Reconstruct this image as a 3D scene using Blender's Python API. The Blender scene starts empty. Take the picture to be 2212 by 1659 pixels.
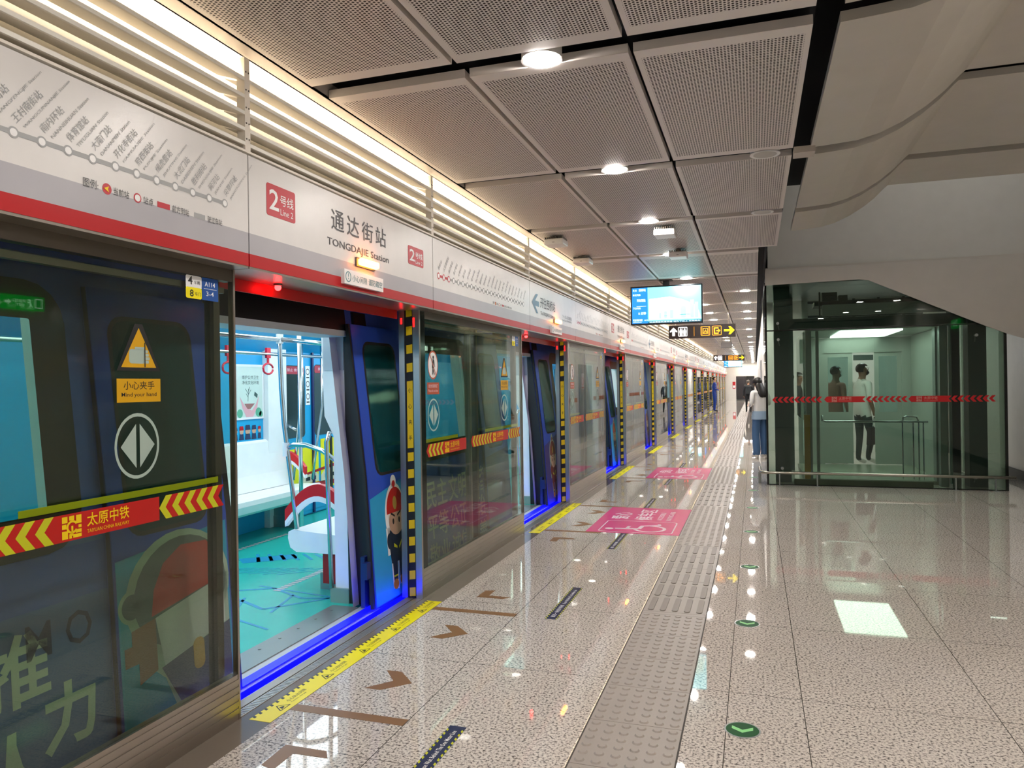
import bpy, bmesh, math, random
from mathutils import Matrix, Vector
random.seed(4)
SC = bpy.context.scene
COL = SC.collection
PI = math.pi

# ------------------------------------------------------------------ camera, world, light, exposure
def _rz(a): return Matrix.Rotation(a, 3, 'Z')
def _rx(a): return Matrix.Rotation(a, 3, 'X')
def _ry(a): return Matrix.Rotation(a, 3, 'Y')
_m = _rz(0.31683367) @ _rx(0.0013477) @ _ry(0.01441514)      # columns: right, forward, up
_rot = Matrix((_m.col[0], _m.col[2], -_m.col[1])).transposed()
cd = bpy.data.cameras.new('camera')
cd.sensor_width = 36.0
cd.lens = 1600.0 / 2212.0 * 36.0
cd.clip_start = 0.05
cd.clip_end = 300
cam = bpy.data.objects.new('camera', cd)
cam.matrix_world = Matrix.Translation((0, 0, 1.5)) @ _rot.to_4x4()
COL.objects.link(cam)
SC.camera = cam

w = bpy.data.worlds.new('world')
SC.world = w
w.use_nodes = True
w.node_tree.nodes['Background'].inputs[0].default_value = (0.9, 0.95, 1.0, 1)
w.node_tree.nodes['Background'].inputs[1].default_value = 0.05

SC.view_settings.view_transform = 'Standard'
SC.view_settings.look = 'None'
SC.view_settings.gamma = 1.0
SC.view_settings.use_curve_mapping = False
SC.view_settings.exposure = 0.6
SC.cycles.use_denoising = True
SC.cycles.max_bounces = 7
SC.cycles.diffuse_bounces = 3
SC.cycles.glossy_bounces = 4
SC.cycles.transparent_max_bounces = 16
SC.cycles.transmission_bounces = 4
SC.cycles.caustics_reflective = False
SC.cycles.caustics_refractive = False
SC.cycles.sample_clamp_indirect = 6.0

L_COVE = 26.0      # emission of the cove tubes
L_DOWN = 230.0     # emission of the round downlights
L_TRAIN = 3.4      # emission of the train's ceiling lamps
L_LIFT = 5.0       # emission of the lift cabin's luminous ceiling

# ------------------------------------------------------------------ materials
def lin(h):
    if isinstance(h, (tuple, list)): return tuple(h)[:3]
    h = h.lstrip('#')
    o = []
    for i in (0, 2, 4):
        c = int(h[i:i + 2], 16) / 255.0
        o.append(c / 12.92 if c <= 0.04045 else ((c + 0.055) / 1.055) ** 2.4)
    return tuple(o)

MATS = {}
def mat(name, col='#808080', rough=0.5, metal=0.0, spec=0.5, emit=None, es=0.0, var=0.06, vscale=6.0, coat=0.0):
    """a principled surface whose colour drifts a little with an object-space noise"""
    if name in MATS: return MATS[name]
    m = bpy.data.materials.new(name)
    m.use_nodes = True
    nt = m.node_tree
    b = nt.nodes['Principled BSDF']
    c = lin(col)
    b.inputs['Base Color'].default_value = (*c, 1)
    b.inputs['Roughness'].default_value = rough
    b.inputs['Metallic'].default_value = metal
    b.inputs['Specular IOR Level'].default_value = spec
    if coat: b.inputs['Coat Weight'].default_value = coat; b.inputs['Coat Roughness'].default_value = 0.04
    if var and not es:
        tc = nt.nodes.new('ShaderNodeTexCoord')
        n = nt.nodes.new('ShaderNodeTexNoise')
        n.inputs['Scale'].default_value = vscale
        n.inputs['Detail'].default_value = 3
        nt.links.new(tc.outputs['Object'], n.inputs['Vector'])
        mx = nt.nodes.new('ShaderNodeMix'); mx.data_type = 'RGBA'
        mx.inputs['A'].default_value = (*[v * (1 - var) for v in c], 1)
        mx.inputs['B'].default_value = (*[min(1, v * (1 + var)) for v in c], 1)
        nt.links.new(n.outputs['Fac'], mx.inputs['Factor'])
        nt.links.new(mx.outputs['Result'], b.inputs['Base Color'])
    if es:
        b.inputs['Emission Color'].default_value = (*lin(emit or col), 1)
        b.inputs['Emission Strength'].default_value = es
    MATS[name] = m
    return m

class N:
    """small helper for math node chains"""
    def __init__(s, m): s.nt = m.node_tree
    def new(s, t): return s.nt.nodes.new(t)
    def ln(s, a, b): s.nt.links.new(a, b)
    def math(s, op, a, b=None, c=None):
        n = s.new('ShaderNodeMath'); n.operation = op
        for i, x in enumerate((a, b, c)):
            if x is None: continue
            if isinstance(x, (int, float)): n.inputs[i].default_value = x
            else: s.ln(x, n.inputs[i])
        return n.outputs[0]
    def mix(s, f, a, b):
        n = s.new('ShaderNodeMix'); n.data_type = 'RGBA'
        for k, x in (('Factor', f), ('A', a), ('B', b)):
            if isinstance(x, tuple): n.inputs[k].default_value = (*x, 1)
            elif isinstance(x, (int, float)): n.inputs[k].default_value = x
            else: s.ln(x, n.inputs[k])
        return n.outputs['Result']

def granite():
    m = mat('granite', '#b9b0a6', 0.06, var=0)
    k = N(m); b = m.node_tree.nodes['Principled BSDF']
    tc = k.new('ShaderNodeTexCoord')
    sep = k.new('ShaderNodeSeparateXYZ'); k.ln(tc.outputs['Object'], sep.inputs[0])
    x, y = sep.outputs[0], sep.outputs[1]
    n1 = k.new('ShaderNodeTexNoise'); n1.inputs['Scale'].default_value = 84; n1.inputs['Detail'].default_value = 3; n1.inputs['Roughness'].default_value = 0.6
    n2 = k.new('ShaderNodeTexVoronoi'); n2.inputs['Scale'].default_value = 70
    n3 = k.new('ShaderNodeTexNoise'); n3.inputs['Scale'].default_value = 1.3
    for n in (n1, n2, n3): k.ln(tc.outputs['Object'], n.inputs['Vector'])
    r = k.new('ShaderNodeValToRGB')
    e = r.color_ramp.elements
    e[0].position = 0.31; e[0].color = (*lin('#504c4a'), 1)
    e[1].position = 0.58; e[1].color = (*lin('#ece5dd'), 1)
    q = r.color_ramp.elements.new(0.41); q.color = (*lin('#938c87'), 1)
    q = r.color_ramp.elements.new(0.47); q.color = (*lin('#d3cac3'), 1)
    k.ln(n1.outputs['Fac'], r.inputs[0])
    sp = k.math('LESS_THAN', n2.outputs['Distance'], 0.17)
    bl = k.math('MULTIPLY', sp, 0.25)
    c = k.mix(bl, r.outputs[0], lin('#4c4843'))
    tint = k.mix(n3.outputs['Fac'], lin('#f2efe9'), lin('#ffffff'))
    mul = k.new('ShaderNodeMix'); mul.data_type = 'RGBA'; mul.blend_type = 'MULTIPLY'; mul.inputs['Factor'].default_value = 1
    k.ln(c, mul.inputs['A']); k.ln(tint, mul.inputs['B'])
    # joints between the slabs
    fy = k.math('FRACT', k.math('DIVIDE', k.math('SUBTRACT', y, 0.517 - 10.7), 1.07))
    jm = k.math('LESS_THAN', k.math('ABSOLUTE', k.math('SUBTRACT', fy, 0.5)), 0.0)
    jm = k.math('LESS_THAN', fy, 0.0032)
    for c0 in (-1.5, -0.14, 0.19, 1.0, 1.81, 2.62, 3.43):
        jm = k.math('MAXIMUM', jm, k.math('LESS_THAN', k.math('ABSOLUTE', k.math('SUBTRACT', x, c0)), 0.0019))
    fin = k.mix(jm, mul.outputs['Result'], lin('#4d4842'))
    k.ln(fin, b.inputs['Base Color'])
    rg = k.math('MULTIPLY_ADD', n3.outputs['Fac'], 0.03, 0.008)
    k.ln(rg, b.inputs['Roughness'])
    b.inputs['IOR'].default_value = 1.55
    return m

def perforated():
    m = mat('perforated_metal', '#bdb3ab', 0.42, var=0)
    k = N(m); b = m.node_tree.nodes['Principled BSDF']
    tc = k.new('ShaderNodeTexCoord')
    sx, sy = 0.031, 0.018
    def grid(off):
        v = k.new('ShaderNodeVectorMath'); v.operation = 'MULTIPLY_ADD'
        k.ln(tc.outputs['Object'], v.inputs[0]); v.inputs[1].default_value = (1 / sx, 1 / sy, 0); v.inputs[2].default_value = (off, off, 0)
        f = k.new('ShaderNodeVectorMath'); f.operation = 'FRACTION'; k.ln(v.outputs[0], f.inputs[0])
        d = k.new('ShaderNodeVectorMath'); d.operation = 'SUBTRACT'; k.ln(f.outputs[0], d.inputs[0]); d.inputs[1].default_value = (0.5, 0.5, 0)
        sc = k.new('ShaderNodeVectorMath'); sc.operation = 'MULTIPLY'; k.ln(d.outputs[0], sc.inputs[0]); sc.inputs[1].default_value = (sx, sy, 0)
        l = k.new('ShaderNodeVectorMath'); l.operation = 'LENGTH'; k.ln(sc.outputs[0], l.inputs[0])
        return l.outputs['Value']
    h = k.math('LESS_THAN', k.math('MINIMUM', grid(0.0), grid(0.5)), 0.0056)
    sep = k.new('ShaderNodeSeparateXYZ'); k.ln(tc.outputs['Object'], sep.inputs[0])
    h = k.math('MULTIPLY', h, k.math('LESS_THAN', k.math('ABSOLUTE', sep.outputs[0]), 0.353))
    h = k.math('MULTIPLY', h, k.math('LESS_THAN', k.math('ABSOLUTE', sep.outputs[1]), 0.79))
    h = k.math('MULTIPLY', h, k.math('LESS_THAN', sep.outputs[2], 0.001))
    k.ln(k.mix(h, lin('#ded5cd'), lin('#3a322c')), b.inputs['Base Color'])
    k.ln(k.math('MULTIPLY_ADD', h, -0.45, 0.5), b.inputs['Specular IOR Level'])
    return m

def glass(name, tint, refl=1.0, ior=1.5, rough=0.0):
    if name in MATS: return MATS[name]
    m = bpy.data.materials.new(name); m.use_nodes = True
    nt = m.node_tree
    for n in list(nt.nodes): nt.nodes.remove(n)
    out = nt.nodes.new('ShaderNodeOutputMaterial')
    tr = nt.nodes.new('ShaderNodeBsdfTransparent'); tr.inputs[0].default_value = (*lin(tint), 1)
    gl = nt.nodes.new('ShaderNodeBsdfGlossy'); gl.inputs['Roughness'].default_value = rough
    fr = nt.nodes.new('ShaderNodeFresnel')
    ge = nt.nodes.new('ShaderNodeNewGeometry'); io = nt.nodes.new('ShaderNodeMath'); io.operation = 'MULTIPLY_ADD'
    io.inputs[1].default_value = 1 / ior - ior; io.inputs[2].default_value = ior
    nt.links.new(ge.outputs['Backfacing'], io.inputs[0]); nt.links.new(io.outputs[0], fr.inputs['IOR'])
    mx = nt.nodes.new('ShaderNodeMixShader')
    if refl != 1.0:
        mu = nt.nodes.new('ShaderNodeMath'); mu.operation = 'MULTIPLY'; mu.use_clamp = True; mu.inputs[1].default_value = refl
        nt.links.new(fr.outputs[0], mu.inputs[0]); nt.links.new(mu.outputs[0], mx.inputs[0])
    else:
        nt.links.new(fr.outputs[0], mx.inputs[0])
    nt.links.new(tr.outputs[0], mx.inputs[1]); nt.links.new(gl.outputs[0], mx.inputs[2])
    nt.links.new(mx.outputs[0], out.inputs[0])
    MATS[name] = m
    return m

GRANITE = granite()
PERF = perforated()
SCREEN_GLASS = glass('screen_door_glass', '#edf3eb', 1.0)
LIFT_GLASS = glass('lift_glass', '#cfdad2', 1.0)
TRAIN_GLASS = glass('train_glass', '#c8dcd8', 1.0)
WHITE = mat('white_enamel', '#e9e7e4', 0.3)
SIGNWHITE = mat('sign_white', '#e4e2e0', 0.32)
GREYBAND = mat('grey_band', '#b3b2b8', 0.35)
RED = mat('red_band', '#b80d17', 0.35)
PRINTGREY = mat('print_grey', '#a9abac', 0.5)
PRINTDARK = mat('print_dark', '#55565a', 0.5)
LABELRED = mat('label_red', '#c4323f', 0.4)
CRIMSON = mat('crimson', '#b0283e', 0.4)
CREAM = mat('louvre_cream', '#f3ece0', 0.45)
CREAMD = mat('recess_cream', '#ece4d4', 0.6)
STEEL = mat('brushed_steel', '#b7aea4', 0.3, metal=0.9)
STEELD = mat('dark_steel', '#6f675e', 0.38, metal=0.8)
STEELG = mat('grey_steel', '#9aa09e', 0.3, metal=0.7)
BLACK = mat('black_matt', '#121315', 0.5)
FRIT = mat('black_frit', '#10120f', 0.12)
RUBBER = mat('rubber', '#191719', 0.6)
YELLOW = mat('safety_yellow', '#ffec00', 0.4)
TAPEY = mat('tape_yellow', '#f7d200', 0.45)
LIME = mat('lime_yellow', '#c9cc1c', 0.4)
INK = mat('ink_black', '#1c1a1a', 0.5)
BROWN = mat('brown_film', '#8a6440', 0.42)
NAVY = mat('navy_film', '#2a3358', 0.25)
PINK = mat('pink_film', '#e54a8c', 0.22)
PALEPINK = mat('pale_print', '#f5dbe6', 0.35)
PUREWHITE = mat('print_white', '#f4f4f4', 0.4)
DARKSTONE = mat('dark_stone', '#7c7267', 0.12)
TACT = mat('tactile_grey', '#a39a91', 0.45)
TACTD = mat('tactile_dark', '#8b8279', 0.5)
CEILVOID = mat('ceiling_void', '#10131b', 0.8)
CEILSMOOTH = mat('ceiling_smooth', '#c4bdb2', 0.38)
FASCIA = mat('fascia_metal', '#bcb2a8', 0.4)
WALLW = mat('wall_white', '#e9e8e3', 0.5)
WALLG = mat('wall_gloss', '#c9c6bd', 0.1)
DKGREEN = mat('disc_green', '#0a5226', 0.5, spec=.15)
GLOWG = mat('disc_arrow', '#8be08a', 0.5)

# ------------------------------------------------------------------ geometry helpers
class P:
    """a plane to draw on: origin, right, up"""
    def __init__(s, o, ux, uy):
        s.o, s.x, s.y = Vector(o), Vector(ux).normalized(), Vector(uy).normalized()
        s.n = s.x.cross(s.y)
    def at(s, x, y, z=0.0): return s.o + s.x * x + s.y * y + s.n * z

_TX = {}
def glyph(t, bold):
    k = (t, bold)
    if k in _TX: return _TX[k]
    cu = bpy.data.curves.new('lettering', 'FONT'); cu.body = t; cu.resolution_u = 2; cu.offset = bold
    ob = bpy.data.objects.new('lettering', cu); COL.objects.link(ob)
    dg = bpy.context.evaluated_depsgraph_get()
    ev = ob.evaluated_get(dg); me = ev.to_mesh()
    v = [(p.co.x, p.co.y) for p in me.vertices]; f = [tuple(p.vertices) for p in me.polygons]
    ev.to_mesh_clear()
    bpy.data.objects.remove(ob); bpy.data.curves.remove(cu)
    xs = [a for a, _ in v] or [0, 1]; ys = [b for _, b in v] or [0, 1]
    _TX[k] = (v, f, min(xs), max(xs), min(ys), max(ys))
    return _TX[k]

class G:
    def __init__(s): s.v, s.f, s.m = [], [], []
    def add(s, vs, fs, m=0):
        o = len(s.v); s.v += [tuple(a) for a in vs]
        for f in fs: s.f.append(tuple(o + i for i in f)); s.m.append(m)
        return s
    def box(s, x0, x1, y0, y1, z0, z1, m=0):
        return s.add([(x0, y0, z0), (x1, y0, z0), (x1, y1, z0), (x0, y1, z0), (x0, y0, z1), (x1, y0, z1), (x1, y1, z1), (x0, y1, z1)],
                     [(3, 2, 1, 0), (4, 5, 6, 7), (0, 1, 5, 4), (1, 2, 6, 5), (2, 3, 7, 6), (3, 0, 4, 7)], m)
    def bevbox(s, x0, x1, y0, y1, z0, z1, r=0.01, m=0):
        bm = bmesh.new(); bmesh.ops.create_cube(bm, size=1)
        for v in bm.verts: v.co = Vector(((x0 + x1) / 2 + v.co.x * (x1 - x0), (y0 + y1) / 2 + v.co.y * (y1 - y0), (z0 + z1) / 2 + v.co.z * (z1 - z0)))
        bmesh.ops.bevel(bm, geom=bm.edges[:], offset=r, segments=2, affect='EDGES', profile=0.5)
        bm.verts.index_update()
        s.add([v.co for v in bm.verts], [tuple(v.index for v in f.verts) for f in bm.faces], m); bm.free(); return s
    def ngon(s, pts, m=0): return s.add(pts, [tuple(range(len(pts)))], m)
    def poly(s, pl, pts, z=0.0, m=0): return s.ngon([pl.at(a, b, z) for a, b in pts], m)
    def rect(s, pl, x0, x1, y0, y1, z=0.0, m=0): return s.poly(pl, [(x0, y0), (x1, y0), (x1, y1), (x0, y1)], z, m)
    def slab(s, pl, pts, z0, z1, m=0):
        n = len(pts); vs = [pl.at(a, b, z0) for a, b in pts] + [pl.at(a, b, z1) for a, b in pts]
        fs = [tuple(range(n))[::-1], tuple(range(n, 2 * n))] + [(i, (i + 1) % n, n + (i + 1) % n, n + i) for i in range(n)]
        return s.add(vs, fs, m)
    def rslab(s, pl, x0, x1, y0, y1, z0, z1, r=0.0, m=0):
        return s.slab(pl, rrect(x0, x1, y0, y1, r), z0, z1, m)
    def disc(s, pl, cx, cy, r, z=0.0, m=0, n=28, ry=None):
        ry = ry or r
        return s.poly(pl, [(cx + r * math.cos(2 * PI * i / n), cy + ry * math.sin(2 * PI * i / n)) for i in range(n)], z, m)
    def ring(s, pl, cx, cy, r0, r1, z=0.0, m=0, n=32, a0=0.0, a1=2 * PI, k=1.0):
        full = abs(a1 - a0 - 2 * PI) < 1e-6; vs = []; fs = []
        for i in range(n + (0 if full else 1)):
            a = a0 + (a1 - a0) * i / n; c, q = math.cos(a), math.sin(a) * k
            vs += [pl.at(cx + r0 * c, cy + r0 * q, z), pl.at(cx + r1 * c, cy + r1 * q, z)]
        for i in range(n):
            j = (i + 1) % n if full else i + 1
            fs.append((2 * i, 2 * i + 1, 2 * j + 1, 2 * j))
        return s.add(vs, fs, m)
    def line(s, pl, a, b, wd, z=0.0, m=0):
        d = Vector((b[0] - a[0], b[1] - a[1])); n = Vector((-d.y, d.x)).normalized() * wd / 2
        return s.poly(pl, [(a[0] - n.x, a[1] - n.y), (b[0] - n.x, b[1] - n.y), (b[0] + n.x, b[1] + n.y), (a[0] + n.x, a[1] + n.y)], z, m)
    def frame(s, pl, x0, x1, y0, y1, wd, z=0.0, m=0, r=0.0):
        a = rrect(x0, x1, y0, y1, r); b = rrect(x0 + wd, x1 - wd, y0 + wd, y1 - wd, max(r - wd, 0.0001 if r else 0)); n = len(a)
        vs = [pl.at(*q, z) for q in a] + [pl.at(*q, z) for q in b]
        return s.add(vs, [(i, (i + 1) % n, n + (i + 1) % n, n + i) for i in range(n)], m)
    def text(s, pl, t, x, y, wd, h, z=0.0, m=0, bold=0.0, rot=0.0):
        """the string fitted into a box wd x h whose lower left corner is (x, y); rot turns it about that corner"""
        v, f, a, b, c, d = glyph(t, bold)
        sx, sy = wd / max(b - a, 1e-6), h / max(d - c, 1e-6); cr, sr = math.cos(rot), math.sin(rot)
        pts = []
        for p, q in v:
            px, py = (p - a) * sx, (q - c) * sy
            pts.append(pl.at(x + px * cr - py * sr, y + px * sr + py * cr, z))
        return s.add(pts, f, m)
    def cyl(s, p0, p1, r, n=12, m=0, r1=None):
        r1 = r if r1 is None else r1
        p0, p1 = Vector(p0), Vector(p1); d = (p1 - p0).normalized()
        a = d.orthogonal().normalized(); b = d.cross(a); vs = []
        for i in range(n):
            q = a * math.cos(2 * PI * i / n) + b * math.sin(2 * PI * i / n); vs += [p0 + q * r, p1 + q * r1]
        fs = [(2 * i, 2 * ((i + 1) % n), 2 * ((i + 1) % n) + 1, 2 * i + 1) for i in range(n)]
        fs += [tuple(2 * i for i in range(n))[::-1], tuple(2 * i + 1 for i in range(n))]
        return s.add(vs, fs, m)
    def tube(s, path, r, n=8, m=0):
        path = [Vector(p) for p in path]; rings = []; ref = None; o = []
        for i, p in enumerate(path):
            d = (path[min(i + 1, len(path) - 1)] - path[max(i - 1, 0)]).normalized()
            if ref is None: ref = d.orthogonal().normalized()
            a = (ref - d * ref.dot(d)).normalized(); ref = a; b = d.cross(a)
            o += [p + (a * math.cos(2 * PI * j / n) + b * math.sin(2 * PI * j / n)) * r for j in range(n)]
        fs = [(i * n + j, i * n + (j + 1) % n, (i + 1) * n + (j + 1) % n, (i + 1) * n + j) for i in range(len(path) - 1) for j in range(n)]
        fs += [tuple(range(n))[::-1], tuple((len(path) - 1) * n + j for j in range(n))]
        return s.add(o, fs, m)
    def ball(s, c, rx, ry=None, rz=None, m=0, nu=14, nv=9, keep=None, M=None):
        ry = ry or rx; rz = rz or rx; vs = []; fs = []
        for j in range(nv + 1):
            t = PI * j / nv
            for i in range(nu):
                p = 2 * PI * i / nu
                vs.append(Vector((rx * math.sin(t) * math.cos(p), ry * math.sin(t) * math.sin(p), rz * math.cos(t))))
        for j in range(nv):
            for i in range(nu):
                q = (j * nu + i, (j + 1) * nu + i, (j + 1) * nu + (i + 1) % nu, j * nu + (i + 1) % nu)
                if keep:
                    cc = sum((vs[x] for x in q), Vector()) / 4
                    if not keep(cc): continue
                fs.append(q)
        c = Vector(c)
        vs = [(M @ v if M else v) + c for v in vs]
        return s.add(vs, fs, m)
    def build(s, name, mats, parent=None, base=None, smooth=False):
        if not isinstance(mats, (list, tuple)): mats = [mats]
        base = Vector(base) if base is not None else (Vector(parent['_b']) if parent is not None and '_b' in parent else Vector((0, 0, 0)))
        me = bpy.data.meshes.new(name)
        me.from_pydata([tuple(Vector(v) - base) for v in s.v], [], s.f)
        for a in mats: me.materials.append(a)
        if len(mats) > 1: me.polygons.foreach_set('material_index', s.m)
        if smooth: me.polygons.foreach_set('use_smooth', [True] * len(s.f))
        me.update()
        o = bpy.data.objects.new(name, me); COL.objects.link(o)
        if parent is not None:
            o.parent = parent; KIDS.setdefault(parent.name, []).append(o)
        else: o.location = base
        o['_b'] = tuple(base)
        return o

def rrect(x0, x1, y0, y1, r=0.0, n=4):
    if r <= 0: return [(x0, y0), (x1, y0), (x1, y1), (x0, y1)]
    o = []
    for cx, cy, a in ((x1 - r, y0 + r, -PI / 2), (x1 - r, y1 - r, 0), (x0 + r, y1 - r, PI / 2), (x0 + r, y0 + r, PI)):
        for i in range(n + 1):
            t = a + PI / 2 * i / n; o.append((cx + r * math.cos(t), cy + r * math.sin(t)))
    return o

def thing(name, label, cat, base=(0, 0, 0), group=None, kind=None):
    o = bpy.data.objects.new(name, None); COL.objects.link(o); o.location = base; o['_b'] = tuple(base); o.empty_display_size = 0.1
    return tag(o, label, cat, group, kind)
def tag(o, label, cat=None, group=None, kind=None):
    o['label'] = label
    if cat: o['category'] = cat
    if group: o['group'] = group
    if kind: o['kind'] = kind
    return o
def struct(g, name, mats, label, smooth=False):
    o = g.build(name, mats, smooth=smooth); o['kind'] = 'structure'; o['label'] = label; o['category'] = name.split('_')[0]; return o
KIDS = {}
def dup(root, d, label, group=None):
    """a copy of a thing and of each of its parts and sub-parts, moved by d"""
    r = root.copy(); COL.objects.link(r); r.location = root.location + Vector(d); r['label'] = label
    if group: r['group'] = group
    for ch in KIDS.get(root.name, []):
        c = ch.copy(); COL.objects.link(c); c.parent = r; KIDS.setdefault(r.name, []).append(c)
        for gch in KIDS.get(ch.name, []):
            q = gch.copy(); COL.objects.link(q); q.parent = c; KIDS.setdefault(c.name, []).append(q)
    return r
ORD = ('first second third fourth fifth sixth seventh eighth ninth tenth eleventh twelfth thirteenth fourteenth fifteenth sixteenth '
       'seventeenth eighteenth nineteenth twentieth twenty-first twenty-second twenty-third twenty-fourth twenty-fifth twenty-sixth '
       'twenty-seventh twenty-eighth twenty-ninth thirtieth thirty-first thirty-second thirty-third thirty-fourth thirty-fifth').split()
FLOORP = P((0, 0, 0), (0, 1, 0), (-1, 0, 0))          # floor prints: right = +Y, up = towards the train

# ------------------------------------------------------------------ the setting
PITCH = 4.37
NB = 14                      # screen door bays that the photo can see
YEND = 63.0
g = G(); g.box(-2.084, 3.9, -3.0, YEND, -0.25, 0.0)
struct(g, 'floor', GRANITE, 'polished speckled granite platform floor with thin joints')
g = G(); g.box(-2.25, -2.084, -3.0, YEND, -0.25, 0.0)
struct(g, 'trim_1', DARKSTONE, 'plain brown-grey stone strip along the foot of the screen doors')
g = G(); g.box(-6.6, -2.085, -4.0, YEND, 3.34, 3.44); g.box(-2.085, 0.27, -4.0, 7.9, 3.09, 3.44); g.box(-2.085, 0.13, 7.9, YEND, 3.09, 3.44); g.box(0.27, 6.0, -4.0, 7.9, 3.45, 3.55)
g.box(0.13, 0.16, 7.9, YEND, 3.05, 3.4)
struct(g, 'ceiling', CEILVOID, 'dark void above the hanging ceiling panels')
g = G(); g.box(3.715, 3.9, -4.0, 20.0, 0.0, 3.6)
struct(g, 'wall_right', WALLG, 'pale glossy wall beside the lift on the right')
g = G(); g.box(3.69, 3.715, -3.0, 13.4, 0.0, 0.13)
struct(g, 'baseboard_right', BLACK, 'black skirting at the foot of the right wall')
g = G(); g.box(0.16, 6.5, 11.40, 11.47, 2.93, 6.2); g.box(0.16, 0.2, 11.4, 14.4, 2.93, 6.2)
struct(g, 'wall_upper', WALLG, 'glossy white cladding of the lift shaft above the glass')
g = G(); g.box(0.15, 6.5, 11.34, 11.42, 3.09, 3.135)
struct(g, 'trim_2', CEILSMOOTH, 'narrow beige trim line across the white lift shaft cladding')
g = G(); g.box(0.14, 8.0, 7.9, 20.0, 6.2, 6.4); g.box(0.14, 8.0, 19.9, 20.0, 3.4, 6.2)
struct(g, 'ceiling_upper', WALLW, 'white ceiling high above the lift well')
# the white sloping underside of the stairs in front of the lift glass
pl = P((0, 11.33, 0), (1, 0, 0), (0, 0, 1))
g = G()
g.slab(pl, [(.16, 2.885), (1.40, 2.90), (1.52, 2.88), (2.008, 2.641), (2.943, 2.185), (3.17, 2.085), (3.45, 1.98), (3.72, 1.88), (6.3, 1.2), (6.3, 3.11), (.16, 3.11)], 0.0, 0.03)
struct(g, 'wall_stair', mat('stair_soffit', '#c3bdb3', 0.35), 'white sloping cladding under the stairs above the lift')
g = G(); g.box(0.17, 3.7, 17.0, YEND, 0.0, 3.6)
struct(g, 'wall_center', WALLW, 'white wall of the room block in the middle of the platform')
g = G()
g.box(-6.6, -1.43, 62.0, 62.3, -1.5, 3.6); g.box(-0.02, 0.2, 62.0, 62.3, 0, 3.6); g.box(-1.43, -0.02, 62.0, 62.3, 1.93, 3.6)
g.box(-1.43, -0.02, 64.0, 64.2, 0, 2.2)
struct(g, 'wall_end', mat('end_wall', '#d9d4cb', 0.3), 'pale wall that closes the far end of the platform')
g = G(); g.box(-6.6, -6.45, -4, YEND, -1.5, 3.5)
struct(g, 'wall_left', CEILVOID, 'black tunnel wall behind the train')
g = G(); g.box(-6.6, -2.4, -4, YEND, -1.5, -1.2)
struct(g, 'floor_track', CEILVOID, 'dark track bed under the train')
g = G(); g.box(-6.6, 4.0, -4.2, -4.0, -1.5, 6.4)
struct(g, 'wall_near', WALLW, 'white wall of the platform end behind the viewpoint')
g = G()
g.box(-1.40, -0.70, 61.95, 62.0, 0.1, 1.93); g.box(-0.62, -0.05, 62.6, 62.7, 0.1, 1.93)
o = g.build('door_1', mat('dark_doorway', '#231f22', 0.25), None); o['kind'] = 'structure'; o['label'] = 'dark glazed doorway in the far end wall'; o['category'] = 'door'
pl = P((0, 62.0, 0), (1, 0, 0), (0, 0, 1))
g = G(); g.slab(pl, rrect(-1.70, -1.48, 0.95, 1.5), 0, 0.02)
t = tag(g.build('notice_board', RED), 'small red notice board on the far end wall beside the dark doorway', 'notice board')
g = G(); g.rect(pl, -1.67, -1.51, 1.02, 1.2, 0.022); g.build('sheet', PUREWHITE, t)

# ------------------------------------------------------------------ ceiling panels, downlights
GAPS = [1.38, 3.28, 5.18, 6.93, 8.80, 10.92, 12.82, 14.78, 16.62]
while GAPS[-1] < YEND - 2: GAPS.append(GAPS[-1] + 1.86)
GAPS = [-2.4, -0.5] + GAPS
COLS = [(-2.078, -1.322, 'beside the lit louvre cove'), (-1.296, -0.526, 'under the round downlights'), (-0.502, 0.254, 'nearest the platform middle')]
PM = {}
def tray(wd, ln):
    k = (round(wd, 2), round(ln, 2))
    if k not in PM:
        gg = G(); a, b, h = wd / 2, ln / 2, 0.042
        gg.rect(P((0, 0, 0), (0, 1, 0), (1, 0, 0)), -b, b, -a, a, 0.0)
        gg.box(-a, a, -b, b, 0.0005, h)
        PM[k] = gg
    return PM[k]
for r in range(len(GAPS) - 1):
    y0, y1 = GAPS[r] + 0.08, GAPS[r + 1] - 0.08
    for ci, (x0, x1, where) in enumerate(COLS):
        xx1 = x1 if (ci < 2 or y0 < 7.8) else 0.06
        gg = tray(xx1 - x0, y1 - y0)
        c = Vector(((x0 + xx1) / 2, (y0 + y1) / 2, 3.0))
        o = G(); o.v = [tuple(Vector(v) + c) for v in gg.v]; o.f = gg.f; o.m = gg.m
        o = o.build('ceiling_panel', PERF, base=c)
        row = r - 1
        rw = 'row behind the viewpoint' if row < 1 else ORD[row - 1] + ' row away'
        tag(o, f'grey perforated ceiling panel {where}, {rw}', 'ceiling panel', 'perforated ceiling panels over the platform', 'thing')
PROF = [(0.36, 2.99), (0.5, 2.997), (0.63, 3.006), (0.76, 3.037), (0.89, 3.093), (1.018, 3.17), (1.12, 3.25), (1.2, 3.33), (1.235, 3.36), (4.2, 3.36)]
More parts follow.
